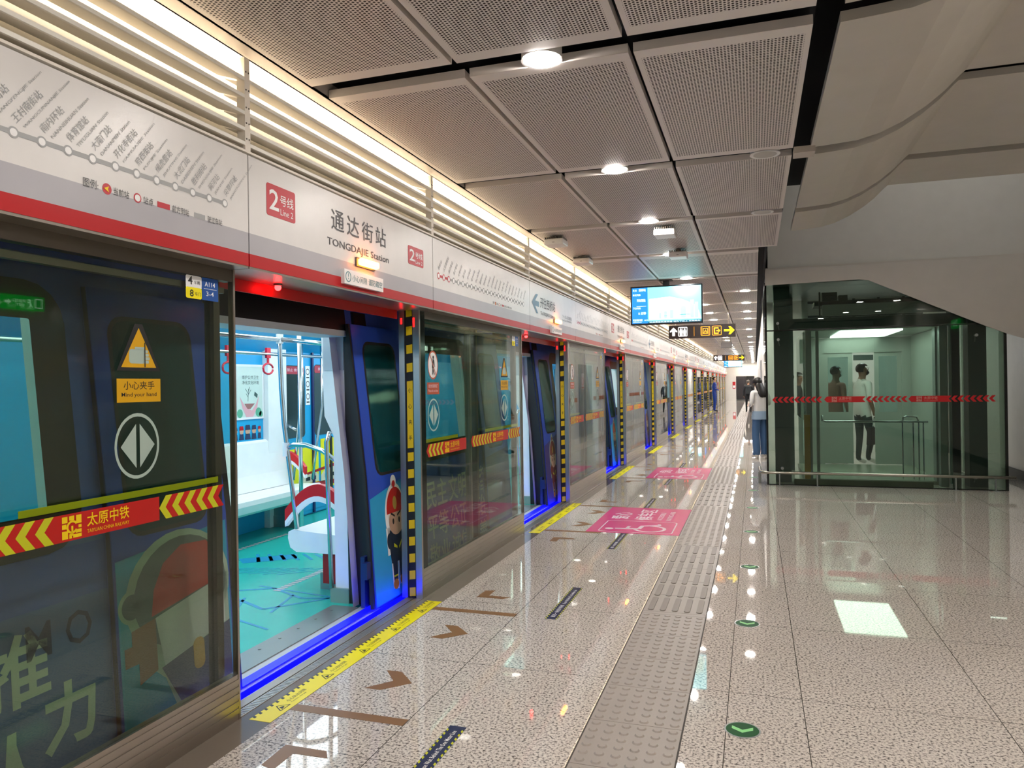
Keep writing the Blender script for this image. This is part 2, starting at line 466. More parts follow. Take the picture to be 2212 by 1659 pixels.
for i, (y0, y1) in enumerate([(-2.3, -0.58), (-0.42, 1.30), (1.46, 3.20), (3.36, 5.10), (5.26, 6.85), (7.01, 7.86)]):
    gg = G(); n = len(PROF)
    vs = [(a, y0, b) for a, b in PROF] + [(a, y1, b) for a, b in PROF] + [(a, y0, b + 0.045) for a, b in PROF] + [(a, y1, b + 0.045) for a, b in PROF]
    fs = []
    for j in range(n - 1):
        fs += [(j, n + j, n + j + 1, j + 1), (2 * n + j, 2 * n + j + 1, 3 * n + j + 1, 3 * n + j), (j, j + 1, 2 * n + j + 1, 2 * n + j), (n + j, 3 * n + j, 3 * n + j + 1, n + j + 1)]
    fs += [(0, 2 * n, 3 * n, n), (n - 1, 2 * n - 1, 4 * n - 1, 3 * n - 1)]
    gg.add(vs, fs)
    o = gg.build('curved_ceiling_panel', CEILSMOOTH)
    for p in o.data.polygons: p.use_smooth = False
    lab = ['behind the viewpoint', 'above the viewpoint', 'cut by the top edge of the photo', 'second from the lift', 'broad one next to last before the lift', 'short last one before the lift well'][i]
    tag(o, f'smooth beige ceiling panel curving upwards, {lab}', 'ceiling panel', 'smooth curved ceiling panels', 'thing')
g = G(); g.box(0.258, 0.385, 5.06, 5.19, 2.955, 2.995)
tag(g.build('joint_cover', FASCIA), 'small grey cover plate bridging the dark ceiling slot', 'cover plate')

DL = mat('downlight_lit', '#fff6ea', 0.5, emit='#fff7f0', es=L_DOWN)
def downlight(x, y, lit, label):
    z = 3.0
    t = thing('downlight', label, 'ceiling light', (x, y, z), 'round downlights in the ceiling gaps')
    pl = P((x, y, z), (0, 1, 0), (1, 0, 0))
    gg = G(); gg.ring(pl, 0, 0, 0.072, 0.096, -0.004 + 0.008); gg.cyl((x, y, z + 0.001), (x, y, z + 0.085), 0.094, 24); gg.build('trim_ring', WHITE, t)
    gg = G(); gg.disc(pl, 0, 0, 0.074, 0.006 if lit else 0.005); gg.build('diffuser', DL if lit else mat('diffuser_off', '#b9b3aa', 0.3), t)
    return t
d0 = downlight(-0.915, 3.30, True, 'lit round downlight nearest the viewpoint')
k = 0
for y in GAPS[4:]:
    k += 1
    if y > 9.5 and k == 5: pass
    dup(d0, (0, y - 3.30, 0), f'lit round downlight in the long row, {ORD[k]} from the viewpoint')
for q, y in enumerate((-0.5, 1.38)): dup(d0, (0, y - 3.30, 0), f'lit round downlight behind the viewpoint, {"farther" if q == 0 else "nearer"} one')
o0 = downlight(0.085, 5.17, False, 'unlit round downlight at the ceiling slot, nearer of two')
dup(o0, (0, 1.76, 0), 'unlit round downlight at the ceiling slot, farther of two')
for k, (x, y) in enumerate(((2.4, .6), (2.4, 3.4), (3.2, .6), (3.2, 3.4), (1.9, -1.2))):
    o = dup(d0, (x + .915, y - 3.30, .36), f'lit round downlight in the raised ceiling right of the viewpoint, {ORD[k]} one')
k = 0
for y in GAPS[8:]:
    k += 1
    if 18 < y < 32 and k % 2: continue
    dup(d0, (0.78 if y < 40 else 0.8, y - 3.30, 0), f'lit round downlight in the row nearest the lift, {ORD[k - 1]} beyond the big screen')

# ------------------------------------------------------------------ cove: fascia, tube, louvres
g = G()
g.box(-2.178, -2.086, -2.5, YEND, 3.0, 3.012); g.box(-2.178, -2.168, -2.5, YEND, 3.0, 3.26); g.box(-2.092, -2.086, -2.5, YEND, 3.0, 3.3)
struct(g, 'trim_3', FASCIA, 'grey metal edge strip of the ceiling along the lit cove')
g = G(); g.box(-2.42, -2.36, -2.5, YEND, 2.5, 3.3); g.box(-2.36, -2.17, -2.5, YEND, 3.26, 3.3)
struct(g, 'trim_4', CREAMD, 'cream back board of the lit cove')
TUBE = mat('cove_tube', '#fff3dc', 0.5, emit='#fff3e0', es=L_COVE)
B0 = 2.795 - PITCH
EDGES = [(B0 + PITCH * i, B0 + PITCH * i + 2.005) for i in range(NB + 1)]        # header joints: over a door / over fixed glass
def louvre(y0, y1):
    t = thing('louvre_grille', '', 'louvre', (-2.15, (y0 + y1) / 2, 2.56), 'cream louvre grilles above the sign band')
    gg = G(); gl = G()
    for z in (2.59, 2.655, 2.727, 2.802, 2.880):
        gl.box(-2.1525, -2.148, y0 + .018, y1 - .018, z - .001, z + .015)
        pr = [(-2.152, z), (-2.152, z + 0.014), (-2.158, z + 0.014), (-2.29, z + 0.048), (-2.29, z + 0.042), (-2.160, z)]
        n = len(pr); vs = [(x, y0 + 0.018, q) for x, q in pr] + [(x, y1 - 0.018, q) for x, q in pr]
        gg.add(vs, [(i, (i + 1) % n, n + (i + 1) % n, n + i) for i in range(n)] + [tuple(range(n))[::-1], tuple(range(n, 2 * n))])
    gg.build('slats', CREAM, t); gl.build('slat_edges', mat('edge_lit_white', '#fffaf0', .35), t)  # lips whiter than the slats: their lit look is in the colour
    for a in (y0, y1 - 0.018):
        gg = G(); gg.box(-2.19, -2.148, a, a + 0.018, 2.56, 2.985)
        for z in (2.62, 2.69, 2.76, 2.84, 2.92): gg.cyl((-2.149, a + 0.009, z), (-2.146, a + 0.009, z), 0.004, 8, 1)
        gg.build('post', [CREAM, STEELD], t)
    gg = G(); gg.box(-2.30, -2.146, y0, y1, 2.558, 2.568); gg.build('ledge', CREAM, t)
    return t
lv = {}
for i, (a, b) in enumerate(EDGES):
    for kd, (y0, y1) in (('door', (a, b)), ('glass', (b, a + PITCH))):
        if y1 < 0.3 or y1 > 61.9: continue
        nm = ORD[i - 1] if i else 'nearest'
        lab = (f'cream louvre grille above the {nm} open doorway' if kd == 'door' else
               ('cream louvre grille at the photo corner, over the nearest glass panel' if i == 0 else f'cream louvre grille just beyond the {nm} open doorway'))
        if kd not in lv:
            lv[kd] = (louvre(y0, y1), y0); lv[kd][0]['label'] = lab
        else: dup(lv[kd][0], (0, y0 - lv[kd][1], 0), lab)
for i in range(-1, 32):
    y0 = 0.0 + 2.0 * i
    g = G(); g.bevbox(-2.225, -2.190, y0 + 0.01, y0 + 1.99, 3.105, 3.14, 0.008)
    if i == -1: lab = 'glowing cove tube behind the viewpoint'
    else: lab = f'glowing white light tube in the cove, {ORD[i]} along the row'
    if i == -1: tube0 = tag(g.build('light_tube', TUBE, base=(-2.208, y0 + 1, 3.12)), lab, 'light', 'light tubes in the cove')
    else:
        o = tube0.copy(); o.location = tube0.location + Vector((0, 2.0 * (i + 1), 0)); o['label'] = lab; COL.objects.link(o)

# ------------------------------------------------------------------ sign band above the screen doors
HX = -2.15
def band(y0, y1, label, name='sign_panel'):
    t = thing(name, label, 'sign panel', (HX, (y0 + y1) / 2, 2.042), 'white sign panels above the screen doors')
    a, b = y0 + 0.004, y1 - 0.004
    gg = G(); gg.box(-2.19, HX, a, b, 2.2, 2.55); gg.build('panel', SIGNWHITE, t)
    gg = G(); gg.box(-2.19, HX, a, b, 2.107, 2.2); gg.build('grey_stripe', GREYBAND, t)
    gg = G(); gg.box(-2.19, HX, a, b, 2.050, 2.107); gg.build('red_stripe', RED, t)
    gg = G(); gg.box(-2.42, HX - 0.002, a, b, 2.040, 2.050); gg.build('bottom_rail', STEEL, t)
    return t, P((HX, 0, 0), (0, 1, 0), (0, 0, 1))
def badge(t, pl, y0, y1, z0, z1):
    gg = G(); gg.slab(pl, rrect(y0, y1, z0, z1, 0.012), 0.0, 0.002); q = gg.build('line_badge', LABELRED, t)
    wd, h = y1 - y0, z1 - z0; gg = G()
    gg.text(pl, '2', y0 + wd * .08, z0 + h * .2, wd * .33, h * .64, 0.003, bold=0.012)
    gg.text(pl, '号线', y0 + wd * .45, z0 + h * .42, wd * .48, h * .34, 0.003, bold=0.008)
    gg.text(pl, 'Line 2', y0 + wd * .46, z0 + h * .12, wd * .45, h * .2, 0.003)
    gg.build('lettering', PUREWHITE, q)
def small_lamp(t0, dy):
    pass
STN = ['西桥站', '人民南路站', '通达街站', '康宁街站', '化章街站', '嘉节站', '龙兴街站', '电子街站', '中心街西站', '晋阳街站', '学府街站', '长风街站', '王村南街站', '南内环站',
       '体育馆站', '大南门站', '开化寺街站', '府西街站', '缉虎营站', '大北门站', '胜利街站', '涧河站', '尖草坪站']
ENG = {'长风街站': 'CHANGFENGJIE Station', '王村南街站': 'WANGCUNNANJIE Station', '南内环站': 'NANNEIHUAN Station', '体育馆站': 'TIYUGUAN Station', '大南门站': 'DANANMEN Station', '开化寺街站': 'KAIHUASIJIE Station',
       '府西街站': 'FUXIJIE Station', '缉虎营站': 'JIHUYING Station', '大北门站': 'DABEIMEN Station', '胜利街站': 'SHENGLIJIE Station', '涧河站': 'JIANHE Station', '尖草坪站': 'JIANCAOPING Station'}
def route_map(t, pl, ylast, step, zc, detail):
    """line with stations; the last one stands at ylast"""
    gg = G(); gr = G(); gw = G(); gt = G(); n = len(STN); ys = [ylast - step * (n - 1 - i) for i in range(n)]
    r = step * (0.19 if detail == 2 else 0.26)
    cut = 3
    if detail == 2: ys = ys[n - 13:]; names = STN[n - 13:]; cut = 0
    else: names = STN
    lo = ys[0] if detail != 2 else ys[0]
    if cut: gr.rect(pl, ys[0], ys[cut - 1], zc - r * .38, zc + r * .38, 0.001); gg.rect(pl, ys[cut - 1], ys[-1], zc - r * .38, zc + r * .38, 0.001)
    else: gg.rect(pl, lo, ys[-1], zc - r * .45, zc + r * .45, 0.001)
    for i, y in enumerate(ys):
        (gr if i < cut else gg).disc(pl, y, zc, r, 0.0015, n=20); gw.disc(pl, y, zc, r * .68, 0.002, n=20)
        if detail:
            L = len(names[i]); hh = step * 0.30
            gt.text(pl, names[i], y + step * .12, zc + r * 1.6, hh * 1.05 * L, hh, 0.002, rot=math.radians(52))
            if detail == 2:
                e = ENG.get(names[i], '')
                if e: gt.text(pl, e, y + step * .42, zc + r * 1.15, hh * .44 * len(e), hh * .42, 0.002, rot=math.radians(52))
    gg.build('route_line', PRINTGREY, t); gw.build('station_dot_print', PUREWHITE, t)
    if cut: gr.build('red_route', LABELRED, t)
    if detail: gt.build('station_name_lettering', PRINTGREY if detail == 2 else mat('print_light', '#8d8e92', 0.5), t)
def legend(t, pl, y0, z0, k):
    gt = G(); gr = G(); gg = G(); gy = G(); gw = G()
    gt.text(pl, '图例:', y0, z0 - .014 * k, .062 * k, .032 * k, .002)
    gr.disc(pl, y0 + .10 * k, z0, .020 * k, .001); gy.poly(pl, [(y0 + .086 * k, z0), (y0 + .108 * k, z0 + .011 * k), (y0 + .103 * k, z0), (y0 + .108 * k, z0 - .011 * k)], .002)
    gt.text(pl, '当前站', y0 + .128 * k, z0 - .014 * k, .07 * k, .028 * k, .002)
    gr.disc(pl, y0 + .238 * k, z0, .018 * k, .001); gw.disc(pl, y0 + .238 * k, z0, .013 * k, .0015)
    gt.text(pl, '站点', y0 + .266 * k, z0 - .014 * k, .048 * k, .028 * k, .002)
    gr.rect(pl, y0 + .335 * k, y0 + .40 * k, z0 - .011 * k, z0 + .011 * k, .001)
    gt.text(pl, '前方到站', y0 + .412 * k, z0 - .014 * k, .092 * k, .028 * k, .002)
    gg.rect(pl, y0 + .535 * k, y0 + .598 * k, z0 - .011 * k, z0 + .011 * k, .001)
    gt.text(pl, '驶过车站', y0 + .612 * k, z0 - .014 * k, .09 * k, .028 * k, .002)
    gt.build('legend_text', PRINTDARK, t); q = gr.build('legend_symbols', LABELRED, t); gy.build('pointer', TAPEY, q); gw.build('dot', PUREWHITE, q); gg.build('grey_swatch', PRINTGREY, t)

# nearest glass panel: big route map
t, pl = band(EDGES[0][1], EDGES[0][0] + PITCH, 'white sign panel with the large grey station route map and legend')
route_map(t, pl, 2.637, 0.0953, 2.297, 2)
legend(t, pl, 1.93, 2.208, 0.98)
# first doorway: station name
y0 = EDGES[1][0]
t, pl = band(y0, EDGES[1][1], 'white sign panel with the station name between two red line badges')
badge(t, pl, 2.925, 3.15, 2.312, 2.463); badge(t, pl, 4.408, 4.640, 2.308, 2.43)
gg = G()
for i, c in enumerate('通达街站'): gg.text(pl, c, 3.478 + 0.163 * i, 2.352, 0.132, 0.112, 0.002, bold=0.006)
gg.text(pl, 'TONGDAJIE Station', 3.437, 2.252, 0.695, 0.052, 0.002, bold=0.008)
gg.build('station_name_lettering', PRINTDARK, t)
name_panel = t
# beyond it: small route map with the first stops in red
y1 = EDGES[1][1]
t, pl = band(y1, y1 + PITCH - 2.005, 'white sign panel with a small route map whose first three stops are red')
route_map(t, pl, 6.947, 0.0932, 2.292, 1)
legend(t, pl, 6.05, 2.216, 0.75)
map_panel = t
# second doorway: direction
y2 = EDGES[2][0]
t, pl = band(y2, EDGES[2][1], 'white sign panel with a blue arrow and the direction of travel')
gg = G(); ac = mat('arrow_blue', '#5d7d96', 0.4)
gg.poly(pl, [(7.235, 2.345), (7.40, 2.445), (7.47, 2.445), (7.36, 2.372), (7.50, 2.372), (7.50, 2.318), (7.36, 2.318), (7.47, 2.245), (7.40, 2.245)], 0.002)
gg.build('arrow', ac, t)
gg = G(); gg.text(pl, '开往西桥站', 7.55, 2.315, 0.62, 0.115, 0.002, bold=0.004); gg.text(pl, 'To XIQIAO Station', 7.56, 2.235, 0.60, 0.045, 0.002, bold=0.004)
gg.text(pl, '下一站 人民南路站', 8.50, 2.282, 0.46, 0.042, 0.002); gg.text(pl, 'Next Station RENMINNANLU', 8.50, 2.25, 0.46, 0.022, 0.002)
gg.build('lettering', PRINTDARK, t)
dir_panel = t
for i in range(2, NB + 1):
    if i > 2:
        src, off = (name_panel, 1) if i % 2 == 1 else (dir_panel, 2)
        what = 'station name' if i % 2 == 1 else 'direction arrow'
        dup(src, (0, PITCH * (i - off), 0), f'white sign panel with the {what} over the {ORD[i - 1]} open doorway')
    dup(map_panel, (0, PITCH * (i - 1), 0), f'white sign panel with a small route map beyond the {ORD[i - 1]} doorway')
g = G(); g.box(-2.41, -2.2, -2.5, YEND, 2.05, 2.556)
struct(g, 'trim_5', BLACK, 'black structural beam hidden behind the sign band')

# orange lamps, gap warning signs, red lamps over each doorway
ORANGE = mat('lamp_orange', '#ff9a4a', 0.4, emit='#ff8a3a', es=14.0)
REDLED = mat('led_red', '#ff2020', 0.4, emit='#ff1010', es=40.0)
REDGLOW = mat('post_glow_red', '#ff2020', 0.4, emit='#ff0808', es=9.0)  # red glow seen on the steel posts, set as emission
pl = P((HX, 0, 0), (0, 1, 0), (0, 0, 1))
t = thing('warning_lamp', 'glowing orange lamp on the sign band over the first doorway', 'lamp', (HX, 3.83, 2.215), 'orange lamps over the doorways')
gg = G(); gg.box(HX - 0.002, HX + 0.012, 3.725, 3.940, 2.190, 2.240); gg.build('base', STEELD, t)
gg = G(); gg.bevbox(HX + 0.010, HX + 0.05, 3.735, 3.930, 2.195, 2.236, 0.012); gg.build('lens', ORANGE, t)
lamp0 = t
t = thing('gap_sign', 'white mind-the-gap sign under the orange lamp over the first doorway', 'sign', (HX, 3.8, 2.11), 'mind-the-gap signs over the doorways')
gg = G(); gg.box(HX - 0.002, HX + 0.022, 3.572, 4.018, 2.072, 2.152); gg.build('board', PUREWHITE, t)
q = P((HX + 0.0225, 0, 0), (0, 1, 0), (0, 0, 1)); gg = G(); sc = mat('sign_teal', '#3f7f8c', 0.4)
gg.ring(q, 3.612, 2.112, 0.024, 0.030, 0.0005); gg.rect(q, 3.609, 3.615, 2.112, 2.132, 0.0005); gg.rect(q, 3.609, 3.615, 2.10, 2.106, 0.0005)
gg.text(q, '小心间隙', 3.655, 2.092, 0.165, 0.038, 0.0005, bold=0.004); gg.text(q, '谨防踏空', 3.838, 2.092, 0.165, 0.038, 0.0005, bold=0.004)
gg.build('lettering', sc, t)
gap0 = t
t = thing('door_lamp', 'glowing red lamp under the sign band at the first doorway', 'lamp', (-2.33, 3.25, 2.03), 'red lamps inside the doorways')
gg = G(); gg.ball((-2.335, 3.262, 2.021), 0.017, nu=16, nv=10); gg.build('lens', REDLED, t)
gg = G(); gg.box(-2.41, -2.40, 2.83, 4.73, 1.98, 2.0395); gg.build('red_board', RED, t)
gg = G(); gg.cyl((-2.335, 3.262, 2.03), (-2.335, 3.262, 2.0396), 0.022, 16); gg.build('base', STEELD, t)
red0 = t
for i in range(1, NB):
    n = ORD[i]
    dup(lamp0, (0, PITCH * i, 0), f'glowing orange lamp on the sign band over the {n} doorway')
    dup(gap0, (0, PITCH * i, 0), f'white mind-the-gap sign over the {n} doorway')
    dup(red0, (0, PITCH * i, 0), f'glowing red lamp under the sign band at the {n} doorway')

# ------------------------------------------------------------------ platform screen doors
# glass panel between two doorways, given for the first one beyond the first doorway: y 4.755 .. 7.185
PX = -2.244
PSD = P((PX, 0, 0), (0, 1, 0), (0, 0, 1))
CHEV = mat('chevron_red', '#c0140f', 0.4)
OLIVE = mat('sticker_yellow', '#d9a400', 0.45)
PALE = mat('sticker_pale', '#a9bcb2', 0.5)
BLUEST = mat('sticker_blue', '#1450a0', 0.4)
MUTED = mat('sticker_red', '#b4502e', 0.45)
def emblem(gg, pl, cy, cz, r, m=0):
    gg.ring(pl, cy, cz, r * .9, r, 0.0008, m, k=1.16)
    gg.poly(pl, [(cy - .06 * r, cz + r * .78), (cy - .06 * r, cz - r * .78), (cy - .74 * r, cz)], 0.0008, m)
    gg.poly(pl, [(cy + .10 * r, cz + r * .78), (cy + .10 * r, cz - r * .78), (cy + .78 * r, cz)], 0.0008, m)
def logo(gg, pl, y, z, s, m):
    """the square company mark: a square with slits and a ring"""
    for i, (a, b, c, d) in enumerate([(0, .28, .72, 1), (.36, .62, .80, 1), (.72, 1, .62, 1), (0, .22, .45, .66), (.84, 1, .42, .56), (0, .30, 0, .36), (.36, .5, 0, .2), (.56, 1, 0, .16), (.7, 1, .2, .36)]):
        gg.rect(pl, y + a * s, y + b * s, z + c * s, z + d * s, 0.0012, m)
    gg.ring(pl, y + .52 * s, z + .5 * s, .20 * s, .30 * s, 0.0012, m, 20, 0.5, 2 * PI - .5)
    gg.rect(pl, y + .47 * s, y + .57 * s, z + .1 * s, z + .55 * s, 0.0012, m)
def glass_panel(label, num=True):
    t = thing('glass_screen_panel', label, 'screen door panel', (PX, 5.97, 0), 'glass panels between the screen doorways')
    ya, yb = 4.755, 7.185
    gg = G(); gg.box(PX - .048, PX, ya, ya + .022, 0, 2.04); gg.build('end_post', STEEL, t); gg = G(); gg.box(-2.290, -2.278, 4.7535, 4.7548, 1.92, 1.985); gg.build('red_post_glow', REDGLOW, t); gg = G(); gg.box(PX - .030, PX - .001, yb - .012, yb, 0, 2.04); gg.build('edge_strip', STEEL, t)  # red strip is the glow on the post, not a lamp
    gg = G(); gg.box(PX - .016, PX - .006, ya + .022, yb - .012, 0.21, 2.035); gg.build('glass', SCREEN_GLASS, t)
    gg = G(); fr = P((PX - .004, 0, 0), (0, 1, 0), (0, 0, 1))
    gg.slab(fr, [(ya + .022, .21), (ya + .105, .21), (ya + .105, 2.035), (ya + .022, 2.035)], -.0015, 0)
    gg.build('black_border', FRIT, t)
    gg = G(); gg.box(PX - .05, PX - .005, ya + .022, yb - .012, 1.985, 2.04); gg.box(PX - .05, PX - .02, ya + .05, yb - .05, 1.93, 1.955); gg.build('head_rail', STEELD, t)
    gg = G(); gg.box(PX - .045, PX - .003, ya + .022, yb - .012, 0.0, .205)
    for i in range(5): gg.box(PX - .004, PX + .0015, ya + .022, yb - .012, .03 + .033 * i, .052 + .033 * i)
    kp = gg.build('kick_plate', STEEL, t)
    # red band with chevrons and the company name, on the glass
    z0, z1 = .985, 1.078; zc = (z0 + z1) / 2
    gr = G(); gy = G(); gl = G(); pl = P((PX - .005, 0, 0), (0, 1, 0), (0, 0, 1))
    y = ya + .11; d = .035; p = .034
    def chev(gx, yy, wd, z=0.0): gx.poly(pl, [(yy, zc), (yy + d, z1), (yy + d + wd, z1), (yy + wd, zc), (yy + d + wd, z0), (yy + d, z0)], z)
    for rep in (0, 1):
        y = 4.865 + 1.17 * rep
        if rep == 0:
            for i in range(4): chev(gr, y + 2 * p * i, p); chev(gy, y + p + 2 * p * i, p, .0004)
        else:
            y = 5.95
            for i in range(-3, 4): chev(gr, y + 2 * p * i, p); chev(gy, y + p + 2 * p * i, p, .0004)
        b = y + 8 * p
        gr.poly(pl, [(b, zc), (b + d, z1), (b + .50, z1), (b + .50 - .0, zc), (b + .50, z0), (b + d, z0)])
        logo(gl, pl, b + .065, z0 + .008, .077, 0)
        gl.text(pl, '太原中铁', b + .165, z0 + .036, .185, .048, .0012, bold=.008)
        gl.text(pl, 'TAIYUAN CHINA RAILWAY', b + .165, z0 + .014, .185, .013, .0012)
    for i in range(5): chev(gr, 6.755 + 2 * p * i, p); chev(gy, 6.755 - p + 2 * p * i, p, .0004)
    gr.build('warning_band_print', CHEV, t)
    gy.build('yellow_chevron_print', LIME, t); gl.build('band_lettering', TAPEY, t)
    # lime strip on the sliding leaf behind, above the band
    gg = G(); pb = P((PX - .03, 0, 0), (0, 1, 0), (0, 0, 1)); gg.slab(pb, [(6.15, 1.088), (7.09, 1.088), (7.09, 1.113), (6.15, 1.113)], 0, .001); gg.slab(pb, [(4.90, 1.088), (5.52, 1.088), (5.52, 1.113), (4.90, 1.113)], 0, .001); gg.build('lime_strip', LIME, t)
    # stickers at the far end: finger trap warning, door emblem, door number
    gg = G(); cy = 6.63
    gg.slab(pl, [(cy - .105, 1.575), (cy + .105, 1.575), (cy + .018, 1.755), (cy - .018, 1.755)], -.001, .0); gg.build('triangle_back', INK, t)
    gg = G(); gg.poly(pl, [(cy - .085, 1.588), (cy + .085, 1.588), (cy, 1.74)], .0004); tr = gg.build('warning_triangle', OLIVE, t)
    gg = G(); gg.slab(pl, rrect(cy - .048, cy + .03, 1.603, 1.658, .012), .0005, .001)
    for i in range(4): gg.slab(pl, rrect(cy + .022, cy + .052 - .004 * abs(i - 1), 1.604 + .0135 * i, 1.615 + .0135 * i, .004), .0005, .001)
    gg.slab(pl, rrect(cy - .02, cy + .028, 1.656, 1.667, .004), .0005, .001)
    gg.build('hand_symbol', PALE, tr)
    gg = G(); gg.rect(pl, cy + .026, cy + .031, 1.59, 1.685, .0012); gg.build('door_edge_line', INK, tr)
    gg = G(); gg.slab(pl, [(cy - .106, 1.455), (cy + .106, 1.455), (cy + .106, 1.545), (cy - .106, 1.545)], -.001, .0); lb = gg.build('warning_label', OLIVE, t)
    gg = G(); gg.text(pl, '小心夹手', cy - .075, 1.503, .15, .032, .0004, bold=.004); gg.text(pl, 'Mind your hand', cy - .085, 1.472, .17, .02, .0004, bold=.004); gg.build('lettering', INK, lb)
    gg = G(); emblem(gg, pl, cy - .013, 1.288, .108); gg.build('door_emblem', PALE, t)
    gg = G(); gg.slab(pl, rrect(6.883, 6.976, 1.935, 1.982, .008), -.001, 0); gg.rect(pl, 6.883, 6.976, 1.93, 1.94, -.0005); nb = gg.build('number_label', PUREWHITE, t)
    gg = G(); gg.slab(pl, rrect(6.883, 6.976, 1.885, 1.932, .008), -.001, 0); gg.build('yellow_half', YELLOW, nb)
    gg = G(); gg.text(pl, '4', 6.895, 1.943, .026, .035, .0006, bold=.02); gg.text(pl, '8', 6.905, 1.892, .022, .030, .0006, bold=.015); gg.text(pl, '车厢', 6.930, 1.946, .036, .016, .0006); gg.text(pl, '车门', 6.935, 1.898, .034, .016, .0006); gg.build('digits', INK, nb)
    gg = G(); gg.slab(pl, [(6.978, 1.885), (7.078, 1.885), (7.078, 1.982), (6.978, 1.982)], -.001, 0); bl = gg.build('blue_label', BLUEST, t)
    gg = G(); gg.text(pl, 'A114', 6.994, 1.945, .064, .02, .0006, bold=.006); gg.text(pl, '3-4', 7.003, 1.904, .046, .02, .0006, bold=.006); gg.rect(pl, 6.988, 7.068, 1.934, 1.936, .0006); gg.build('lettering', PUREWHITE, bl)
    # stickers at the near end: do not lean, door emblem
    cy = 4.998
    gg = G(); gg.disc(pl, cy, 1.655, .088, -.0006, ry=.104); ns = gg.build('no_leaning_sign', PUREWHITE, t)
    gg = G(); gg.ring(pl, cy, 1.655, .080, .090, .0, 0, k=1.18); gg.line(pl, (cy - .055, 1.735), (cy + .055, 1.575), .009, .0008); gg.build('red_ring', MUTED, ns)
    gg = G(); gg.disc(pl, cy + .006, 1.712, .013, .0004); gg.line(pl, (cy + .008, 1.698), (cy - .004, 1.635), .026, .0004); gg.line(pl, (cy - .008, 1.64), (cy + .022, 1.585), .014, .0004); gg.line(pl, (cy, 1.64), (cy - .012, 1.585), .012, .0004); gg.line(pl, (cy + .018, 1.69), (cy + .032, 1.64), .009, .0004); gg.build('figure', INK, ns)
    gg = G(); gg.slab(pl, [(cy - .105, 1.44), (cy + .108, 1.44), (cy + .108, 1.527), (cy - .105, 1.527)], -.001, 0); rl = gg.build('red_label', MUTED, t)
    gg = G(); gg.text(pl, '请勿倚靠屏蔽门', cy - .085, 1.488, .17, .026, .0004); gg.text(pl, 'Please do not lean', cy - .085, 1.458, .17, .018, .0004); gg.build('lettering', PALEPINK, rl)
    gg = G(); emblem(gg, pl, cy, 1.288, .104); gg.build('door_emblem', PALE, t)
    return t
gp0 = glass_panel('nearest glass screen panel at the left edge, with the hand warning')
gp0.location.y -= PITCH
for i in range(1, NB + 1):
    dup(gp0, (0, PITCH * i, 0), f'glass screen panel just beyond the {ORD[i - 1]} open doorway')

# sliding leaves: the one pushed back behind the far panel shows its striped edge
def leaf():
    t = thing('sliding_leaf', 'sliding door leaf with yellow and black striped edge, first doorway', 'screen door', (-2.32, 5.3, 0), 'sliding leaves of the screen doors')
    gg = G(); gg.box(-2.348, -2.298, 4.762, 4.80, .01, 2.035); gg.box(-2.348, -2.298, 5.86, 5.89, .01, 2.035); gg.box(-2.348, -2.298, 4.80, 5.86, .01, .12); gg.box(-2.348, -2.298, 4.80, 5.86, 1.97, 2.035); gg.build('leaf_frame', STEEL, t)
    gg = G(); gg.box(-2.33, -2.318, 4.80, 5.86, .12, 1.97); gg.build('leaf_glass', SCREEN_GLASS, t)
    pl = P((-2.348, 4.7615, 0), (1, 0, 0), (0, 0, 1)); gb = G(); gy = G()
    gb.slab(pl, [(0, .01), (.05, .01), (.05, 2.035), (0, 2.035)], 0, .0006)
    zs = []; z = .012
    while z < 1.05: zs.append(z); z += .1195
    zs += [1.60 + .1305 * i for i in range(4)]
    for z in zs:
        if z < 1.02 or z > 1.58: gy.poly(pl, [(.002, z), (.048, z + .006), (.048, z + .068), (.002, z + .062)], .001)
    gy.poly(pl, [(.002, 1.062), (.048, 1.066), (.048, 1.542), (.002, 1.536)], .001)
    tp = gb.build('hazard_tape', INK, t); gy.build('yellow_stripes', TAPEY, tp)
    gg = G()
    for i, c in enumerate('小心夹手'): gg.text(pl, c, .011, 1.455 - .112 * i, .028, .034, .0015, bold=.004)
    gg.build('lettering', INK, tp)
    gg = G(); gg.box(-2.405, -2.362, 4.762, 4.80, .0, 2.04); gg.build('guide_post', STEEL, t)
    gg = G(); gg.box(-2.361, -2.349, 4.765, 4.80, .0, 2.04); gg.build('rubber_seal', RUBBER, t)
    gg = G(); gg.box(-2.390, -2.378, 4.7595, 4.7625, 1.945, 1.985); gg.build('red_post_glow', REDGLOW, t)  # glow on the guide post put in as an emissive strip
    return t
lf = leaf()
for i in range(1, NB): dup(lf, (0, PITCH * i, 0), f'sliding door leaf with yellow and black striped edge, {ORD[i]} doorway')
t = thing('sliding_leaf', 'sliding door leaf hidden behind the nearest glass panel', 'screen door', (-2.32, 2.2, 0), 'near sliding leaves of the screen doors')
gg = G(); gg.box(-2.348, -2.298, 2.735, 2.775, .01, 2.035); gg.box(-2.348, -2.298, 1.64, 1.68, .01, 2.035); gg.box(-2.348, -2.298, 1.68, 2.735, .01, .12); gg.build('leaf_frame', STEELD, t)
gg = G(); gg.box(-2.33, -2.318, 1.68, 2.735, .12, 1.97); gg.build('leaf_glass', SCREEN_GLASS, t)
for i in range(1, 4): dup(t, (0, PITCH * i, 0), f'sliding door leaf behind the glass just before the {ORD[i]} doorway')
